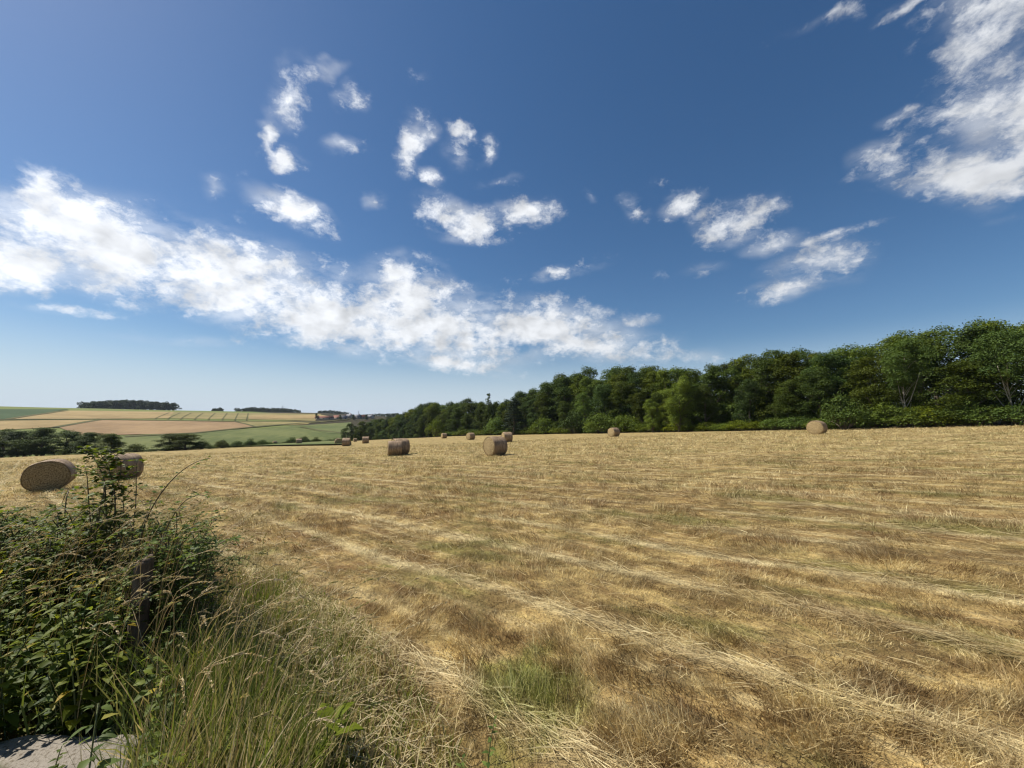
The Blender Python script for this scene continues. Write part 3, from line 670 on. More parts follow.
# ---------------------------------------------------------------- far hillside: fields, margins, copses, village
def hayfar(name, c, c2, sc=.02):
    m, nt, b = material(name, .95, .1); p = nt.n('ShaderNodeNewGeometry').outputs['Position']
    n = nt.noise(p, sc, 5, .6); n2 = nt.noise(nt.vmath('MULTIPLY', p, (1, .3, 0)), .25, 4, .7)
    nt.set(b.inputs['Base Color'], nt.mix(nt.ss(.38, .62, nt.math('ADD', nt.math('MULTIPLY', n, .6), nt.math('MULTIPLY', n2, .4))), tuple(k*.88 for k in c), c2)); return m
FM = {'tan': hayfar('ripe_crop_tan', (.27, .195, .085), (.335, .245, .11)), 'brown': hayfar('ripe_crop_brown', (.25, .165, .083), (.305, .205, .104)), 'olive': hayfar('crop_olive', (.20, .175, .065), (.27, .215, .09)),
      'green': hayfar('crop_green', (.095, .118, .036), (.15, .16, .055)), 'dgreen': hayfar('crop_dark_green', (.04, .07, .025), (.055, .085, .032)), 'margin': hayfar('field_margin', (.08, .08, .03), (.12, .11, .042)), 'bright': hayfar('crop_bright_green', (.105, .13, .045), (.14, .155, .055))}
def patch(name, poly, mat, lift, n=26):
    """a crop field on the hillside, bounded by four ground corners, lying on the terrain"""
    c = [np.array(pix(*p)) for p in poly]; u, v = np.meshgrid(np.linspace(0, 1, n*2), np.linspace(0, 1, n)); u = u.ravel(); v = v.ravel()
    P = (c[0][None]*((1-u)*(1-v))[:, None]+c[1][None]*(u*(1-v))[:, None]+c[2][None]*(u*v)[:, None]+c[3][None]*((1-u)*v)[:, None])
    w = n*2; i = (np.arange(n-1)[:, None]*w+np.arange(w-1)[None]).ravel()
    o = mk(name, np.column_stack([P, zt(P[:, 0], P[:, 1])+lift]), [np.stack([i, i+1, i+w+1, i+w], 1)], FM[mat], None, None, True)
    tag(o, kind='structure')
patch('crop_field', [(-60, 409.5), (70, 409.5), (20, 419.5), (-60, 421.5)], 'dgreen', .30)
patch('crop_field', [(70, 411), (175, 412.2), (170, 418.6), (10, 419.8)], 'tan', .34)
patch('crop_field', [(175, 412.2), (322, 414.2), (316, 421), (170, 418.6)], 'olive', .30)
patch('crop_field', [(-60, 422), (96, 420.2), (58, 427.5), (-60, 434)], 'tan', .38)
patch('crop_field', [(102, 420.4), (236, 422.2), (256, 427.0), (62, 428)], 'brown', .42)
patch('crop_field', [(62, 428), (256, 427.0), (194, 433.6), (84, 436)], 'brown', .44)
patch('crop_field', [(238, 422), (314, 422.3), (308, 424.5), (256, 426.6)], 'olive', .35)
patch('crop_field', [(250, 416), (322, 415.2), (340, 418.8), (250, 419.4)], 'tan', .46)
patch('crop_field', [(80, 438.5), (250, 429.2), (352, 422.4), (352, 445)], 'green', .30)
patch('crop_field', [(304, 428), (352, 422.6), (352, 434.5), (330, 433.6)], 'bright', .50)
def margin(pts, wid, mat='margin', lift=.6):
    P = []
    for a, b_ in zip(pts[:-1], pts[1:]):
        A = np.array(pix(*a)); B = np.array(pix(*b_)); t = np.linspace(0, 1, 24)[:, None]; P.append(A*(1-t)+B*t)
    P = np.concatenate(P); t = unit(np.gradient(P, axis=0)+1e-9); nn = np.stack([-t[:, 1], t[:, 0]], 1)*wid/2
    L = P-nn; Rr = P+nn; k = len(P)
    V = np.concatenate([np.column_stack([L, zt(L[:, 0], L[:, 1])+lift]), np.column_stack([Rr, zt(Rr[:, 0], Rr[:, 1])+lift])])
    i = np.arange(k-1); o = mk('field_margin', V, [np.stack([i, i+1, i+k+1, i+k], 1)], FM[mat]); tag(o, kind='structure')
margin([(-40, 420.6), (20, 420), (100, 419.6), (236, 421.6), (318, 422.2)], 5)
margin([(101, 420.4), (58, 428)], 4.5)
margin([(128, 437), (198, 433.4), (256, 427.2)], 4)
margin([(252, 427.6), (318, 422.4), (352, 419.6)], 5)
margin([(236, 421.8), (256, 426.8)], 3)
margin([(302, 427.2), (318, 430.4), (350, 434)], 4)
margin([(10, 419.6), (68, 411.2)], 4)
for x in (170, 181, 192, 204, 216, 228, 239, 249): margin([(x, 413.2+.006*(x-170)), (x-14+(x-170)*.16, 419.3+.02*(x-170))], 1.2, 'margin', .5)
def far_wood(name, xs, dp, ybase_top, seed, tree_w, lab=None):
    """a far-off wood that reads as one mass"""
    g = np.random.default_rng(seed); ac = Acc()
    for x, yt in ybase_top:
        for r_ in range(3):
            d = dp+r_*9+g.uniform(-3, 3); X = (x+g.uniform(-1.2, 1.2)-CX)/F*d; z0 = float(zt(X, d)); h = EYE+(HY-yt)/F*d-z0
            h *= g.uniform(.8, 1.06); n = 9
            c = np.stack([X+g.normal(0, tree_w*.3, n), d+g.normal(0, tree_w*.3, n), z0+h*(.14+.76*np.linspace(0, 1, n))], 1); rs = tree_w*g.uniform(.38, .6, n); rs[-1] *= .7; rs = np.minimum(rs, h*.24)
            V, Fc, T = crown_leaves(g, c, rs, 9, 1.3, g.random(n)); ac.add(V, Fc, T)
            if r_ == 0: ac.add(*tube([(X, d, z0-.3), (X+.2, d, z0+h*.4)], [.4, .25], 5))
    o = ac.build(name, M['leaf_far']); tag(o, kind='stuff')
def prof(x0, x1, step, pts): xs = np.arange(x0, x1, step); return list(zip(xs, np.interp(xs, [p[0] for p in pts], [p[1] for p in pts])))
far_wood('distant_wood', None, 522, prof(84, 175, 3.0, [(82, 403), (95, 402), (105, 401.2), (120, 400.2), (135, 400.4), (150, 402), (165, 402.6), (175, 404)]), 1, 7)
far_wood('distant_wood', None, 640, prof(214, 226, 3, [(214, 408.8), (220, 408), (226, 409)]), 2, 6)
far_wood('distant_wood', None, 690, prof(240, 300, 3.2, [(240, 408.5), (255, 407.8), (285, 408.6), (300, 410.2)]), 3, 8)
far_wood('distant_wood', None, 720, prof(320, 350, 3.0, [(320, 411), (328, 410.4), (340, 411.4), (350, 413)]), 4, 7)
far_wood('distant_wood', None, 640, prof(352, 400, 3.2, [(350, 416.5), (362, 415), (375, 413.8), (400, 413.5)]), 5, 7)
far_wood('distant_wood', None, 1500, prof(374, 470, 3.0, [(374, 414.4), (420, 414), (470, 413.6)]), 6, 14)
M['wall'] = flat('pale_render', (.42, .37, .30), .8, .12, .6); M['roof_red'] = flat('red_tile', (.24, .10, .065), .8, .25, .8); M['roof_grey'] = flat('slate', (.13, .13, .14), .6, .25, .8); M['pane'] = flat('window_glass', (.04, .045, .05), .15, .1, 1)
def house(x, y, wid, dep, hw, hr, rz, roof, lab):
    X, Y = pix(x, y); wid *= .75; dep *= .75; hw *= .62; hr *= .75
    root = empty('farm_house', (X, Y, float(zt(X, Y))-.3), R(rz)); a, b_ = wid/2, dep/2
    V, Fc = box(-a, a, -b_, b_, 0, hw); w = Acc().add(V, Fc)
    w.add([(-a, -b_, hw), (-a, b_, hw), (-a, 0, hw+hr), (a, -b_, hw), (a, b_, hw), (a, 0, hw+hr)], [np.array([[0, 1, 2], [4, 3, 5]])]).build('wall', M['wall'], root)
    e = .5; t = .25; rr = Acc()
    for s_ in (-1, 1):
        p = [(-a-e, s_*(b_+e), hw-e*hr/b_+.06), (a+e, s_*(b_+e), hw-e*hr/b_+.06), (a+e, 0, hw+hr+.06), (-a-e, 0, hw+hr+.06)]
        V = p+[(q0, q1, q2+t) for q0, q1, q2 in p]
        rr.add(V, [np.array([[0, 1, 2, 3], [4, 5, 6, 7], [0, 1, 5, 4], [1, 2, 6, 5], [3, 0, 4, 7]])])
    rf = rr.build('roof', M[roof], root)
    if wid < 20: Acc().add(*box(a*.5, a*.5+.8, -.4, .4, hw+hr-.4, hw+hr+1.3)).build('chimney', M['roof_red'], rf)
    n = max(2, int(wid/5))
    for k in range(n):
        wx = -a+(k+.5)*wid/n; Acc().add(*box(wx-.5, wx+.5, -b_-.03, -b_+.02, hw*.4, hw*.8)).build('window', M['pane'], root)
    tag(root, lab, 'house')
house(325, 419.3, 26, 9, 3.4, 2.6, 14, 'roof_red', 'long low barn with a reddish roof left of the far village')
house(338, 419.2, 13, 8, 4, 3, -15, 'roof_red', 'pale house with a reddish roof at the left end of the far village')
house(344, 419.6, 11, 8, 4.5, 3, 30, 'roof_grey', 'pale house with a slate roof beside the red roofed village house')
house(350, 418.2, 12, 8, 4.5, 3.4, -30, 'roof_grey', 'middle slate roofed house of the far village')
house(358, 418.6, 11, 8, 4.5, 3.2, 10, 'roof_grey', 'slate roofed village house before the pylon')
house(364, 418.8, 10, 8, 4, 3.2, 50, 'roof_red', 'small red roofed village house near the wood corner')
house(371, 418.4, 11, 8, 4.5, 3, -20, 'roof_grey', 'last slate roofed village house before the wood hides the rest')
for (x, y, h, lab) in [(317, 419.2, 7, 'dark round tree at the left end of the long barn'), (341, 420, 6, 'dark garden tree between the first village houses'), (354, 420, 7, 'dark garden tree amid the slate roofs of the village'), (367, 420, 7, 'dark garden tree by the small red roofed village house')]:
    X, Y = pix(x, y); place(TK[7], 'garden_tree', (X, Y, float(zt(X, Y))-.2), x, (h/10*1.3, h/10*1.3, h/10), lab, 'tree')
M['steel'] = flat('galvanised_steel', (.45, .46, .47), .5, .1, 1)
def pylon(x, dp, ytop, lab):
    X = (x-CX)/F*dp; z = float(zt(X, dp)); h = EYE+(HY-ytop)/F*dp-z; root = empty('pylon', (X, dp, z), .5); ac = Acc()
    lv = np.linspace(0, 1, 8); wv = np.interp(lv, [0, .6, 1], [h*.09, h*.03, h*.012])
    cor = [(-1, -1), (1, -1), (1, 1), (-1, 1)]
    for cx, cy in cor: ac.add(*tube(np.stack([cx*wv, cy*wv, lv*h], 1), .16, 4))
    for k in range(7):
        for q_ in range(4):
            a = cor[q_]; b_ = cor[(q_+1) % 4]
            ac.add(*tube([(a[0]*wv[k], a[1]*wv[k], lv[k]*h), (b_[0]*wv[k+1], b_[1]*wv[k+1], lv[k+1]*h)], .08, 4)); ac.add(*tube([(b_[0]*wv[k], b_[1]*wv[k], lv[k]*h), (a[0]*wv[k+1], a[1]*wv[k+1], lv[k+1]*h)], .08, 4))
    ac.build('lattice_mast', M['steel'], root)
    for f in (.68, .8, .92): Acc().add(*tube([(-h*.13, 0, f*h), (0, 0, f*h+h*.02), (h*.13, 0, f*h)], [.08, .2, .08], 4)).build('cross_arm', M['steel'], root)
    tag(root, lab, 'pylon')
pylon(283, 820, 405.6, 'faint lattice pylon behind the long far wood on the ridge'); pylon(359, 860, 411, 'faint lattice pylon above the village roofs')
# ---------------------------------------------------------------- hay field: stubble and lying straw
def hay_cover():
    g = np.random.default_rng(31)
    def scatter(N, y0, y1, tmax=1.75, p=1.0):
        Y = y0*(y1/y0)**(g.random(N)**p); X = Y*g.uniform(-tmax, tmax, N)
        bd, eg, vg = masks(X, Y); k = (vg < .12) & (bd < 0) & (eg < 0)
        return X[k], Y[k]
    ac_v = []; ac_f4 = []; ac_f3 = []; T = []; LY = []; n = 0
    def put(V, Fc, tone, ly):
        nonlocal n
        ac_v.append(V); ac_f4.append(Fc[0]+n); ac_f3.append(Fc[1]+n); T.append(rep(tone, 5)); LY.append(rep(ly, 5)); n += len(V)
    # upright stubble, in tufts
    X, Y = scatter(720000, 1.15, 55)
    r = X*ROW[0]+Y*ROW[1]; c = X*ACR[0]+Y*ACR[1]
    tuft = fbm(X*3.1, Y*3.1, 3); patch_ = fbm(r*.35+40, c*.9+40, 3)
    wl = np.abs((c*.8) % 1-.5); winr = np.exp(-(wl/.13)**2)*sstep(.3, .45, fbm(r*.35+3, c*.8, 2))
    keep = g.random(len(X)) < (sstep(.30, .52, tuft)*.85+.15)*(1-.75*winr); X, Y, tuft, patch_ = X[keep], Y[keep], tuft[keep], patch_[keep]
    N = len(X); sc = np.maximum(1, Y/4.5)
    L = (.03+.06*sstep(.45, .68, patch_)+.05*sstep(.48, .7, tuft))*g.uniform(.5, 1.3, N)*sc**.35
    spot = np.exp(-((X-.12)**2/.22+(Y-2.62)**2/.3)); L *= 1+.35*spot
    W = .0034*sc**.95*g.uniform(.7, 1.3, N)
    lean = unit(np.stack([fbm(X*.8+5, Y*.8, 2)-.5, fbm(X*.8, Y*.8+50, 2)-.5, 0*X], 1))*.45
    d = np.stack([g.normal(0, .38, N), g.normal(0, .38, N), np.ones(N)], 1)+lean
    base = np.stack([X, Y, zt(X, Y)-.004], 1)
    V, Fc = blades(base, d, L, W, np.stack([g.normal(0, .3, N)*L, g.normal(0, .3, N)*L, -.12*L], 1), np.stack([g.normal(0, 1, N), -np.ones(N), .3*g.normal(0, 1, N)], 1))
    put(V, Fc, np.clip(.5*g.beta(2, 2.2, N)+1.9*(fbm(X*6+70, Y*6, 3)-.5)+.27+.25*(tuft-.5), 0, 1), np.where(g.random(N) < .16, .8, .08))
    # straw lying on top, mostly along the rows
    X, Y = scatter(150000, 1.15, 46)
    r = X*ROW[0]+Y*ROW[1]; c = X*ACR[0]+Y*ACR[1]
    wl = np.abs((c*.8) % 1-.5); win = np.exp(-(wl/.10)**2)*sstep(.3, .45, fbm(r*.35+3, c*.8, 2))
    dens = .14+.5*sstep(.4, .62, fbm(r*.4+7, c*1.1+3, 3)); dens = np.maximum(dens*sstep(1.5, 6.5, Y), win)
    keep = g.random(len(X)) < dens; X, Y, win = X[keep], Y[keep], win[keep]; N = len(X); sc = np.maximum(1, Y/4.5)
    ang = math.atan2(ROW[1], ROW[0])+g.normal(0, .48, N)+np.pi*(g.random(N) < .5)
    L = g.uniform(.06, .26, N)*(1+.5*win)*sc**.5; W = .003*sc**.95*g.uniform(.7, 1.4, N)
    d = np.stack([np.cos(ang), np.sin(ang), g.normal(.06, .16, N)], 1)
    base = np.stack([X, Y, zt(X, Y)+.008+.05*g.random(N)**2+.035*win*g.random(N)], 1)
    V, Fc = blades(base, d, L, W, np.stack([g.normal(0, .12, N)*L, g.normal(0, .12, N)*L, -.13*L], 1), np.stack([g.normal(0, .4, N), g.normal(0, .4, N), np.ones(N)], 1))
    put(V, Fc, g.random(N), np.clip(g.normal(.75, .25, N), 0, 1))
    o = mk('hay_stubble', np.concatenate(ac_v), [np.concatenate(ac_f4), np.concatenate(ac_f3)], M['hay'], None, {'tone': np.concatenate(T), 'lying': np.concatenate(LY)})
    tag(o, kind='stuff')
hay_cover()

# ---------------------------------------------------------------- verge: tall grass with seed heads
def verge_grass():
    g = np.random.default_rng(32); ac = Acc()
    def region(N, x0, x1, y0, y1):
        X = g.uniform(x0, x1, N); Y = g.uniform(y0, y1, N); vg = masks(X, Y)[2]; k = (vg > -.06)
        k &= ~((X < -1.5-.55*(Y-1.4)) & (Y < np.minimum(2.28, 2.26+.42*(X+2.62))) & (X > -4.2))                     # the concrete slab stays clear
        return X[k], Y[k], vg[k]
    X, Y, vg = region(36000, -3.4, 0, .9, 5.6)
    t = X/Y
    keep = (g.random(len(X)) < np.where(t < -.95, .28, 1)*np.clip(1.4-Y/6, .2, 1)); X, Y, vg, t = X[keep], Y[keep], vg[keep], t[keep]; N = len(X)
    tall = sstep(.10, .9, vg)*sstep(.35, .62, fbm(X*1.6, Y*1.6+9, 2))
    hmax = .12+.42*tall*sstep(-.15, -.62, t)
    L = hmax*g.uniform(.45, 1.25, N); W = g.uniform(.004, .0105, N)
    wind = np.array([.35, .12, 0])
    d = np.stack([g.normal(0, .17, N), g.normal(0, .17, N), np.ones(N)], 1)+wind*.05
    bend = np.stack([g.normal(.02, .19, N)*L, g.normal(0, .19, N)*L, -.22*L*g.random(N)], 1)
    tone = np.clip(g.normal(.42, .19, N)+.30*(fbm(X*2.2+4, Y*2.2, 2)-.5)*2+.16*sstep(-.55, -.25, t), 0, 1); tone = np.where(g.random(N) < .14, g.uniform(.65, 1, N), tone)
    V, Fc = blades(np.stack([X, Y, zt(X, Y)-.01], 1), d, L, W, bend, np.stack([g.normal(0, 1, N), -np.ones(N), 0*L], 1)); ac.add(V, Fc, rep(tone, 5))
    # dry litter lying between the stalks
    X, Y, vg = region(9000, -2.4, 0, 1., 4.6); N = len(X); a = g.random(N)*6.28
    V, Fc = blades(np.stack([X, Y, zt(X, Y)+.01+.12*g.random(N)**2], 1), np.stack([np.cos(a), np.sin(a), g.normal(.1, .3, N)], 1), g.uniform(.08, .3, N), np.full(N, .004), np.stack([0*a, 0*a, -.05+0*a], 1), np.stack([0*a, 0*a, 1+0*a], 1)); ac.add(V, Fc, rep(g.uniform(.55, 1, N), 5))
    # bleached tall grass along the back of the bank, towards the left bales
    N = 6500; Y = g.uniform(3.6, 6.0, N); X = Y*g.uniform(-1.5, -.80, N); k = (masks(X, Y)[2] > -.5) & (fbm(X*1.1+3, Y*1.1, 2) > .42); X, Y = X[k], Y[k]; N = len(X); L = g.uniform(.6, 1.3, N)
    V, Fc = blades(np.stack([X, Y, zt(X, Y)], 1), np.stack([g.normal(0, .2, N), g.normal(0, .2, N), np.ones(N)], 1), L, np.full(N, .006), np.stack([g.normal(.05, .3, N)*L, g.normal(0, .3, N)*L, -.2*L], 1), np.stack([g.normal(0, 1, N), -np.ones(N), 0*L], 1)); ac.add(V, Fc, rep(np.clip(g.normal(.72, .14, N), 0, 1), 5))
    tag(ac.build('verge_grass', M['grass']), kind='stuff')
    # flowering stalks with drooping heads
    hd = Acc(); 
    def stalk(x, y, h, lean, az, tone, headL, nodding):
        s = np.linspace(0, 1, 8); b = np.array([x, y, float(zt(x, y))])
        ox = lean*h*s**2; cur = nodding*h*np.clip(s-.8, 0, 1)**2*5
        P = b+np.stack([math.cos(az)*(ox+cur), math.sin(az)*(ox+cur), h*s*(1-.12*lean)-cur*.5], 1)
        hd.add(*tube(P, np.linspace(.0022, .0012, 8), 3), a=tone)
        tdir = unit(P[-1]-P[-2]); m = 28; u = np.sort(g.random(m)); k = P[-2]+(P[-1]-P[-2])*.4
        drop = np.stack([math.cos(az)*u*headL, math.sin(az)*u*headL, -nodding*1.4*headL*u**2], 1)*.5+tdir*(u*headL)[:, None]*.75
        pos = k+drop; dd = unit(tdir+g.normal(0, .35, (m, 3))+np.array([0, 0, -nodding*.5]))
        V, Fc = leaves4(pos, dd, g.normal(0, 1, (m, 3)), g.uniform(.016, .034, m)*(1.15-u*.6), g.uniform(.005, .010, m), .3); hd.add(V, Fc, np.clip(tone+g.normal(.0, .08, m*4), 0, 1))
    for k in range(420):
        Y = g.uniform(1.7, 4.6); t = g.uniform(-1.35, -.42); X = t*Y
        vg = masks(np.array([X]), np.array([Y]))[2][0]
        if vg < .12 or (X < -1.4-.55*(Y-1.4) and Y < 2.25): continue
        h = g.uniform(.55, .98)*(1 if t < -.6 else .72)*(1.12 if t < -1 else 1); 
        stalk(X, Y, h, g.uniform(.03, .4), g.normal(.2, .7), float(np.clip(g.normal(.78, .12), .4, 1)), g.uniform(.07, .15), g.uniform(.1, .9))
    for k in range(190):                                     # dry stems standing out of the tangle
        Y = g.uniform(2.5, 4.2); X = g.uniform(-1.42, -.86)*Y
        stalk(X, Y, g.uniform(.95, 1.38), g.uniform(.05, .35), g.normal(.3, .9), float(np.clip(g.normal(.78, .1), .5, 1)), g.uniform(.07, .14), g.uniform(.3, 1))
    for x, y, h, l, az, nd in [(-1.25, 2.55, .82, .55, .5, .1), (-1.15, 2.5, .86, .7, .35, .2), (-1.32, 2.6, .80, .3, .9, .7), (-1.05, 2.45, .7, .8, .2, .1), (-1.5, 2.5, .9, .1, .6, .9), (-1.62, 2.55, .88, .15, 2.4, 1.), (-1.72, 2.6, .95, .1, 1, .5),
                               (-.95, 2.3, .62, .6, .4, .2), (-.7, 2.1, .5, .7, .3, .1), (-1.4, 2.3, .7, .2, 1.4, .8), (-2.05, 2.36, .74, .8, 2.6, .9), (-1.95, 2.3, .66, .9, 2.9, .4)]:
        stalk(x, y, h, l, az, .86, .15, nd)
    tag(hd.build('seeding_grass_stalks', M['grass'], None, True), kind='stuff')
verge_grass()

# ---------------------------------------------------------------- brambles, nettles, docks of the bank
def nettle(seed, H):
    g = np.random.default_rng(seed); root = empty('nettle_plant'); n = 12
    s = np.linspace(0, 1, 8); lx, ly = g.normal(0, .16, 2)
    P = np.stack([lx*s**1.6*H, ly*s**1.6*H, H*s], 1)
    Acc().add(*tube(P, np.linspace(.005, .0025, 8), 5)).build('stem', M['stem'], root, True)
    b = []; d = []; L = []
    for k in range(n):
        f = .18+.80*k/(n-1); a0 = k*1.57+g.normal(0, .25)
        for q_ in (0, np.pi):
            a = a0+q_+g.normal(0, .2); p = np.array([np.interp(f, s, P[:, i]) for i in range(3)])
            ln = (.10-.055*max(0, (f-.55)/.45))*g.uniform(.75, 1.25); b.append(p+np.array([math.cos(a), math.sin(a), .3])*.014); d.append((math.cos(a), math.sin(a), g.uniform(-.25, .45))); L.append(ln)
            if g.random() < .55:                                 # small leaves of the side shoots
                b.append(p+np.array([math.cos(a+.6), math.sin(a+.6), .5])*.02); d.append((math.cos(a+.7), math.sin(a+.7), g.uniform(0, .6))); L.append(ln*.55)
    b = np.array(b); d = np.array(d); L = np.array(L); N = len(L)
    V, Fc = leaves8(b, d, np.stack([g.normal(0, .2, N), g.normal(0, .2, N), np.ones(N)], 1), L, L*.56, .35, .16)
    t = np.clip(g.random(N), 0, .95); t[g.random(N) < .025] = 1
    Acc().add(V, Fc, rep(t, 8)).build('leaves', M['leaf_nettle'], root, True); return root
def cane_leaves(g, P, dens, size, bs, ds, Ls):
    s = np.linspace(0, 1, len(P)); m = max(3, int(dens))
    for k in range(m):
        f = .12+.88*(k+g.random()*.6)/m; p = np.array([np.interp(f, s, P[:, i]) for i in range(3)]); a = g.random()*6.28
        ax = np.array([math.cos(a), math.sin(a), g.uniform(-.1, .7)]); ax /= np.linalg.norm(ax); pt = p+ax*size*.9
        side = np.cross(ax, [0, 0, 1.]); side /= np.linalg.norm(side)+1e-9
        for sg, w in ((0, 1.), (1, .8), (-1, .8)):
            bs.append(pt-ax*size*.1*abs(sg)); ds.append(ax*(1 if sg == 0 else .45)+side*sg+np.array([0, 0, g.uniform(-.35, .3)])); Ls.append(size*w*g.uniform(.75, 1.2)*(1 if f < .85 else .65))
def bramble(seed, n, H, W_, name='bramble_bush', size=.048, per=26, extra=None):
    g = np.random.default_rng(seed); root = empty(name); st = Acc(); bs = []; ds = []; Ls = []
    for k in range(n):
        a = k*2.4+g.normal(0, .3); reach = W_*g.uniform(.3, 1.0); h = H*g.uniform(.55, 1.08)*(1.1-.35*reach/W_); s = np.linspace(0, 1, 9)
        x0, y0 = g.normal(0, .22*W_, 2)
        P = np.stack([x0+math.cos(a)*reach*s**1.4+g.normal(0, .012, 9), y0+math.sin(a)*reach*s**1.4+g.normal(0, .012, 9), h*np.sin(s*(1.75+.35*g.random()))-.02], 1)
        st.add(*tube(P, np.linspace(.006, .0022, 9), 4)); cane_leaves(g, P, per, size, bs, ds, Ls)
    if extra: extra(g, st, bs, ds, Ls)
    st.build('canes', M['cane'], root, True)
    b = np.array(bs); d = np.array(ds); L = np.array(Ls); N = len(L)
    V, Fc = leaves8(b, d, np.stack([g.normal(0, .3, N), g.normal(0, .3, N), np.ones(N)], 1), L, L*.68, .2, .16)
    t = np.clip(g.random(N), 0, .95); t[g.random(N) < .02] = 1
    Acc().add(V, Fc, rep(t, 8)).build('leaves', M['leaf_bramble'], root, True); return root
def wpt(x, y, d): return (x-CX)/F*d, d, EYE+(HY-y)/F*d      # point in the place at a given distance
def shoot(x, y0, pts, thick, dens, size):
    def f(g, st, bs, ds, Ls):
        P = np.array(pts, float); t = np.linspace(0, 1, len(P)); u = np.linspace(0, 1, 14)
        P = np.stack([np.interp(u, t, P[:, i]) for i in range(3)], 1); P[1:-1] = (P[:-2]+P[1:-1]*2+P[2:])/4
        st.add(*tube(P, np.linspace(thick, thick*.3, 14), 5)); cane_leaves(g, P, dens*1.35, size, bs, ds, Ls)
    return f
gv = np.random.default_rng(77)
# the tall shoot in front of the bales, and the arching cane with few leaves
def rel(o, pts): return [(a-o[0], b-o[1], c-o[2]) for a, b, c in pts]
o1 = np.array([*wpt(112, 600, 3.3)[:2], 0.]); o1[2] = float(zt(o1[0], o1[1]))
def tall_extra(g, st, bs, ds, Ls):
    for pts, th, de, sz in [([wpt(128, 600, 3.3), wpt(127, 530, 3.3), wpt(124, 495, 3.3), wpt(116, 472, 3.3), wpt(104, 455, 3.3)], .008, 60, .05), ([wpt(110, 560, 3.25), wpt(100, 510, 3.25), wpt(95, 480, 3.2), wpt(92, 470, 3.2)], .006, 44, .048),
                          ([wpt(118, 520, 3.3), wpt(112, 480, 3.35), wpt(98, 458, 3.4), wpt(88, 451, 3.4)], .006, 56, .052), ([wpt(120, 500, 3.3), wpt(128, 478, 3.3), wpt(126, 462, 3.3), wpt(112, 452, 3.3)], .005, 40, .05), ([wpt(144, 560, 3.3), wpt(145, 500, 3.3), wpt(142, 470, 3.3), wpt(143, 462, 3.3)], .005, 15, .042)]:
        shoot(0, 0, rel(o1, pts), th, de, sz)(g, st, bs, ds, Ls)
b1 = bramble(201, 36, 1.32, .5, size=.05, extra=tall_extra); b1.location = o1
tag(b1, 'bramble with a leafy shoot standing up tall in front of the second bale', 'bramble bush')
o2 = np.array([*wpt(185, 600, 3.1)[:2], 0.]); o2[2] = float(zt(o2[0], o2[1]))
def arch_extra(g, st, bs, ds, Ls):
    for pts, th, de, sz in [([wpt(150, 560, 3.0), wpt(155, 520, 3.0), wpt(170, 492, 3.0), wpt(186, 474, 3.0), wpt(202, 464, 3.0), wpt(216, 461, 3.0)], .006, 9, .042),
                          ([wpt(165, 560, 3.0), wpt(180, 520, 3.0), wpt(192, 502, 3.0), wpt(206, 496, 3.0), wpt(218, 500, 3.0)], .005, 15, .038), ([wpt(180, 560, 3.0), wpt(200, 535, 3.0), wpt(205, 515, 3.0), wpt(212, 522, 3.0)], .004, 9, .036)]:
        shoot(0, 0, rel(o2, pts), th, de, sz)(g, st, bs, ds, Ls)
b2 = bramble(202, 38, 1.18, .46, size=.042, extra=arch_extra, per=30); b2.location = o2
tag(b2, 'bramble beside the wooden post with one sparse cane arching out over the field', 'bramble bush')
BB = [bramble(203+k, 36, 1.2, .62, size=.046) for k in range(3)]
BL = [(70, 3.3, 1.05, 'bramble bush left of the tall shoot, below the big left bale'), (5, 3.4, 1.1, 'bramble bush at the left margin below the big left bale'), (-75, 3.6, 1.1, 'bramble bush at the extreme left of the bank'), (60, 3.0, .75, 'lower bramble bush left of the wooden post'),
      (30, 3.8, 1.0, 'back bramble bush beyond the left nettles'), (-60, 3.8, 1.1, 'back bramble bush beyond the left margin'), (206, 3.5, .78, 'bramble bush nearest the cut field, right of the post'), (170, 3.7, .85, 'bramble bush behind the wooden post'), (95, 4.0, .95, 'bramble bush behind the tall shoot'), (192, 2.95, .72, 'bramble bush leaning on the right side of the post')]
for i, (x, d, s, lab) in enumerate(BL):
    X = (x-CX)/F*d; place(BB[i % 3], 'bramble_bush', (X, d, float(zt(X, d))-.03), i*1.3, (s, s, s), lab, 'bramble bush')
NP = [nettle(300+k, h) for k, h in enumerate((.5, .58, .66, .74, .84, .6, .7, .54))]
cnt = 0
SLABQ = [(-1.98, 2.26), (-2.62, 2.26), (-2.98, 2.05), (-2.85, .7), (-1.42, .7), (-1.5, 1.4)]
def in_slab(X, Y, m=.0):
    P = SLABQ; ins = False
    for (x1, y1), (x2, y2) in zip(P, P[1:]+P[:1]):
        if (y1 > Y) != (y2 > Y) and X < (x2-x1)*(Y-y1)/(y2-y1)+x1: ins = not ins
    return ins
for k in range(900):
    Y = gv.uniform(1.3, 3.5); t = gv.uniform(-1.62 if Y > 2.1 else -2.4, -.78); X = t*Y
    if in_slab(X, Y) or in_slab(X, Y-.02) or in_slab(X+.05, Y-.02): continue
    if math.hypot(X+2.6, Y-2.8) < .10: continue
    front = sstep(2.1, 3.0, Y); j = int(np.clip(round(front*4+gv.normal(0, .9)), 0, 7)) if gv.random() < .75 else int(gv.integers(5, 8))
    if t > -.95 and gv.random() < .55: continue
    if Y > 2.8 and gv.random() < .4: continue
    sc_ = gv.uniform(.8, 1.12)*(.85 if t > -.95 else 1)
    if abs(CX+F*X/Y-158) < 24 and Y < 2.8: j = 0; sc_ = gv.uniform(.62, .8)
    place(NP[j], 'nettle_plant', (X, Y, float(zt(X, Y))-.02), gv.random()*6.28, (sc_, sc_, sc_), 'green stinging nettle growing in the dense bank round the wooden post', 'nettle', 'nettles of the bank'); cnt += 1
    if cnt >= 298: break
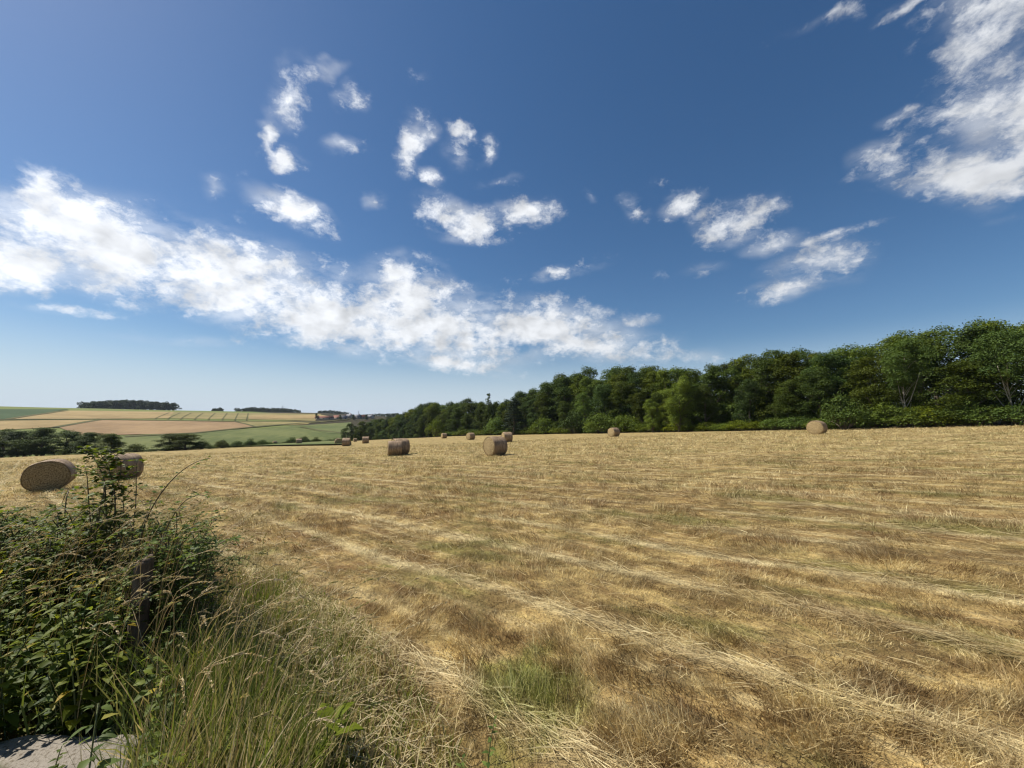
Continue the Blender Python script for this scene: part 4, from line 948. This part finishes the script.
# broad light leaves between the nettles
def dock(seed):
    g = np.random.default_rng(seed); root = empty('dock_plant'); N = 9; a = np.arange(N)*2.4+g.normal(0, .2, N); el = g.uniform(.5, 1.4, N); L = g.uniform(.1, .2, N)
    b = np.stack([np.cos(a)*.03, np.sin(a)*.03, g.uniform(.02, .22, N)], 1)
    V, Fc = leaves8(b, np.stack([np.cos(a), np.sin(a), el], 1), np.stack([-np.cos(a)*.5, -np.sin(a)*.5, np.ones(N)], 1), L, L*.45, .5, .12)
    st = Acc()
    for k in range(N): st.add(*tube([(0, 0, -.02), b[k]*.6, b[k]], [.005, .004, .003], 4))
    st.build('stem', M['stem'], root, True); Acc().add(V, Fc, rep(g.random(N)*.95, 8)).build('leaves', M['leaf_dock'], root, True); return root
DK = [dock(1), dock(2)]
for i, (X, Y, lab) in enumerate([(-1.42, 1.95, 'broad leaved dock at the foot of the tall grass near the lower margin'), (-1.72, 2.2, 'broad leaved dock beside the right corner of the concrete slab'), (-1.12, 1.85, 'broad leaved dock in the grass right of the slab'), (-2.0, 2.4, 'broad leaved dock between the slab and the wooden post'), (-.95, 2.15, 'broad leaved dock in the shorter verge grass')]):
    place(DK[i % 2], 'dock_plant', (X, Y, float(zt(X, Y))), i*1.7, (1, 1, 1), lab, 'dock plant')
# small dark weed stalks near the lower margin
def weed(X, Y, H, seed, lab):
    g = np.random.default_rng(seed); root = empty('weed', (X, Y, float(zt(X, Y)))); s = np.linspace(0, 1, 6)
    P = np.stack([.12*H*s**2, .05*H*s, H*s], 1); Acc().add(*tube(P, np.linspace(.004, .0018, 6), 5)).build('stem', M['stem'], root, True)
    N = 12; f = np.linspace(.25, 1, N); a = np.arange(N)*2.4; b = np.stack([np.interp(f, s, P[:, i]) for i in range(3)], 1)
    V, Fc = leaves8(b, np.stack([np.cos(a), np.sin(a), .5+0*a], 1), np.stack([0*a, 0*a, 1+0*a], 1), .05*(1.2-f*.6), .022*(1.2-f*.6), .4, .1)
    Acc().add(V, Fc, rep(g.random(N)*.9, 8)).build('leaves', M['leaf_nettle'], root, True); tag(root, lab, 'weed')
weed(-.12, 2.0, .3, 1, 'thin upright weed beside the fresh green grass patch'); weed(-.25, 1.86, .24, 2, 'thin weed with drooping leaves at the lower margin left of the green patch')
weed(-2.22, 2.02, .2, 3, 'feathery weed growing over the concrete slab')

# ---------------------------------------------------------------- fence post and concrete slab
def post_mat():
    m, nt, b = material('weathered_wood', .9, .2); co = nt.n('ShaderNodeTexCoord').outputs['Object']
    n = nt.noise(nt.vmath('MULTIPLY', co, (22, 22, 2.2)), 1, 6, .7); n2 = nt.noise(co, 9, 4, .6)
    nt.set(b.inputs['Base Color'], nt.mix(nt.ss(.3, .72, nt.math('ADD', nt.math('MULTIPLY', n, .7), nt.math('MULTIPLY', n2, .3))), (.055, .042, .03), (.25, .185, .13))); bump(nt, b, n, 1., .012); return m
M['post'] = post_mat()
def fence_post():
    d = 2.8; X, Y, ztop = wpt(157, 556, d); z0 = float(zt(X, Y)); n = 14; th = np.arange(n)*2*np.pi/n; rows = []
    zs = np.concatenate([np.linspace(z0-.1, ztop-.03, 12), [ztop-.008]])
    for i, z in enumerate(zs):
        r = .052*(1+.06*np.sin(3*th+z*5)+.10*(fbm(np.cos(th)*2+5, np.sin(th)*2+z*3+5, 2)-.5))*(1 if i < 12 else .82)
        top = (.02*np.cos(th-1)) if i >= 11 else 0
        rows.append(np.stack([r*np.cos(th)+0.012*(z-z0), r*np.sin(th), z-z0+top+0*th], 1))
    V = np.concatenate(rows+[np.array([[.012*(ztop-z0), 0, ztop-z0+.002]])]); m = len(zs); i = np.arange(m-1)[:, None]*n; j = np.arange(n)[None]
    q_ = np.stack([i+j, i+(j+1) % n, i+n+(j+1) % n, i+n+j], -1).reshape(-1, 4); c = (m-1)*n
    cap = np.stack([c+np.arange(n), c+(np.arange(n)+1) % n, np.full(n, m*n)], 1)
    o = mk('fence_post', V, [q_, cap], M['post'], None, None, True); o.location = (X, Y, z0)
    tag(o, 'weathered round wooden fence post overgrown by nettles and brambles', 'fence post')
fence_post()
def slab():
    m, nt, b = material('old_concrete', .9, .2); co = nt.n('ShaderNodeTexCoord').outputs['Object']
    n1 = nt.noise(co, 5, 6, .7); n2 = nt.noise(co, 60, 4, .7)
    col = nt.mix(n1, (.17, .15, .12), (.36, .32, .265)); col = nt.mix(nt.ss(.5, .66, n2), col, (.13, .105, .075)); col = nt.mix(nt.math('MULTIPLY', nt.ss(.52, .62, nt.noise(co, 3.5, 5, .7)), .75), col, (.085, .085, .04)); nt.set(b.inputs['Base Color'], col); bump(nt, b, nt.math('ADD', n1, nt.math('MULTIPLY', n2, .3)), .8, .02)
    P = np.array(SLABQ); out = []
    for a, c in zip(P, np.roll(P, -1, 0)):
        for t in np.linspace(0, 1, 8)[:-1]: out.append(a*(1-t)+c*t)
    out = np.array(out); out += np.stack([fbm(out[:, 0]*5, out[:, 1]*5, 2)-.5, fbm(out[:, 1]*5+9, out[:, 0]*5, 2)-.5], 1)*.10
    ctr = out.mean(0); n = len(out); z = zt(out[:, 0], out[:, 1]).max()-.0
    inn = ctr+(out-ctr)*.965
    V = np.concatenate([np.column_stack([out, np.full(n, z-.25)]), np.column_stack([out, np.full(n, z+.025)]), np.column_stack([inn, np.full(n, z+.045)])]); i = np.arange(n); j = (i+1) % n
    o = mk('concrete_slab', V, [np.stack([i, i+n, j+n, j], 1), np.stack([i+n, i+2*n, j+2*n, j+n], 1), (np.arange(n)[::-1]+2*n)[None]], m)
    tag(o, 'pale rough concrete slab in the lower left corner, overhung by nettles', 'concrete slab')
slab()
scene.view_settings.view_transform = 'Standard'; scene.view_settings.look = 'None'; scene.view_settings.exposure = .46; scene.view_settings.gamma = 1
scene.cycles.use_denoising = True; scene.cycles.filter_width = 1.25; scene.cycles.max_bounces = 6; scene.cycles.transparent_max_bounces = 4

# ---------------------------------------------------------------- the air
hz = bpy.data.materials.new('air'); hz.use_nodes = True; hn = hz.node_tree; hn.nodes.remove(hn.nodes['Principled BSDF'])
pv = hn.nodes.new('ShaderNodeVolumePrincipled'); pv.inputs['Color'].default_value = (.72, .82, .95, 1); pv.inputs['Density'].default_value = .00007; pv.inputs['Anisotropy'].default_value = .2
hn.links.new(pv.outputs[0], hn.nodes['Material Output'].inputs['Volume'])
V, Fc = box(-4100, 4100, -4100, 4100, -42, 72)
tag(mk('haze', V, Fc, hz), kind='stuff')
print('nettles', cnt)
for o in [o for o in COL.objects if o.parent is None and o.type == 'EMPTY' and 'label' not in o]:   # prototypes that found no place
    for c in list(o.children):
        for g_ in list(c.children): bpy.data.objects.remove(g_)
        bpy.data.objects.remove(c)
    bpy.data.objects.remove(o)
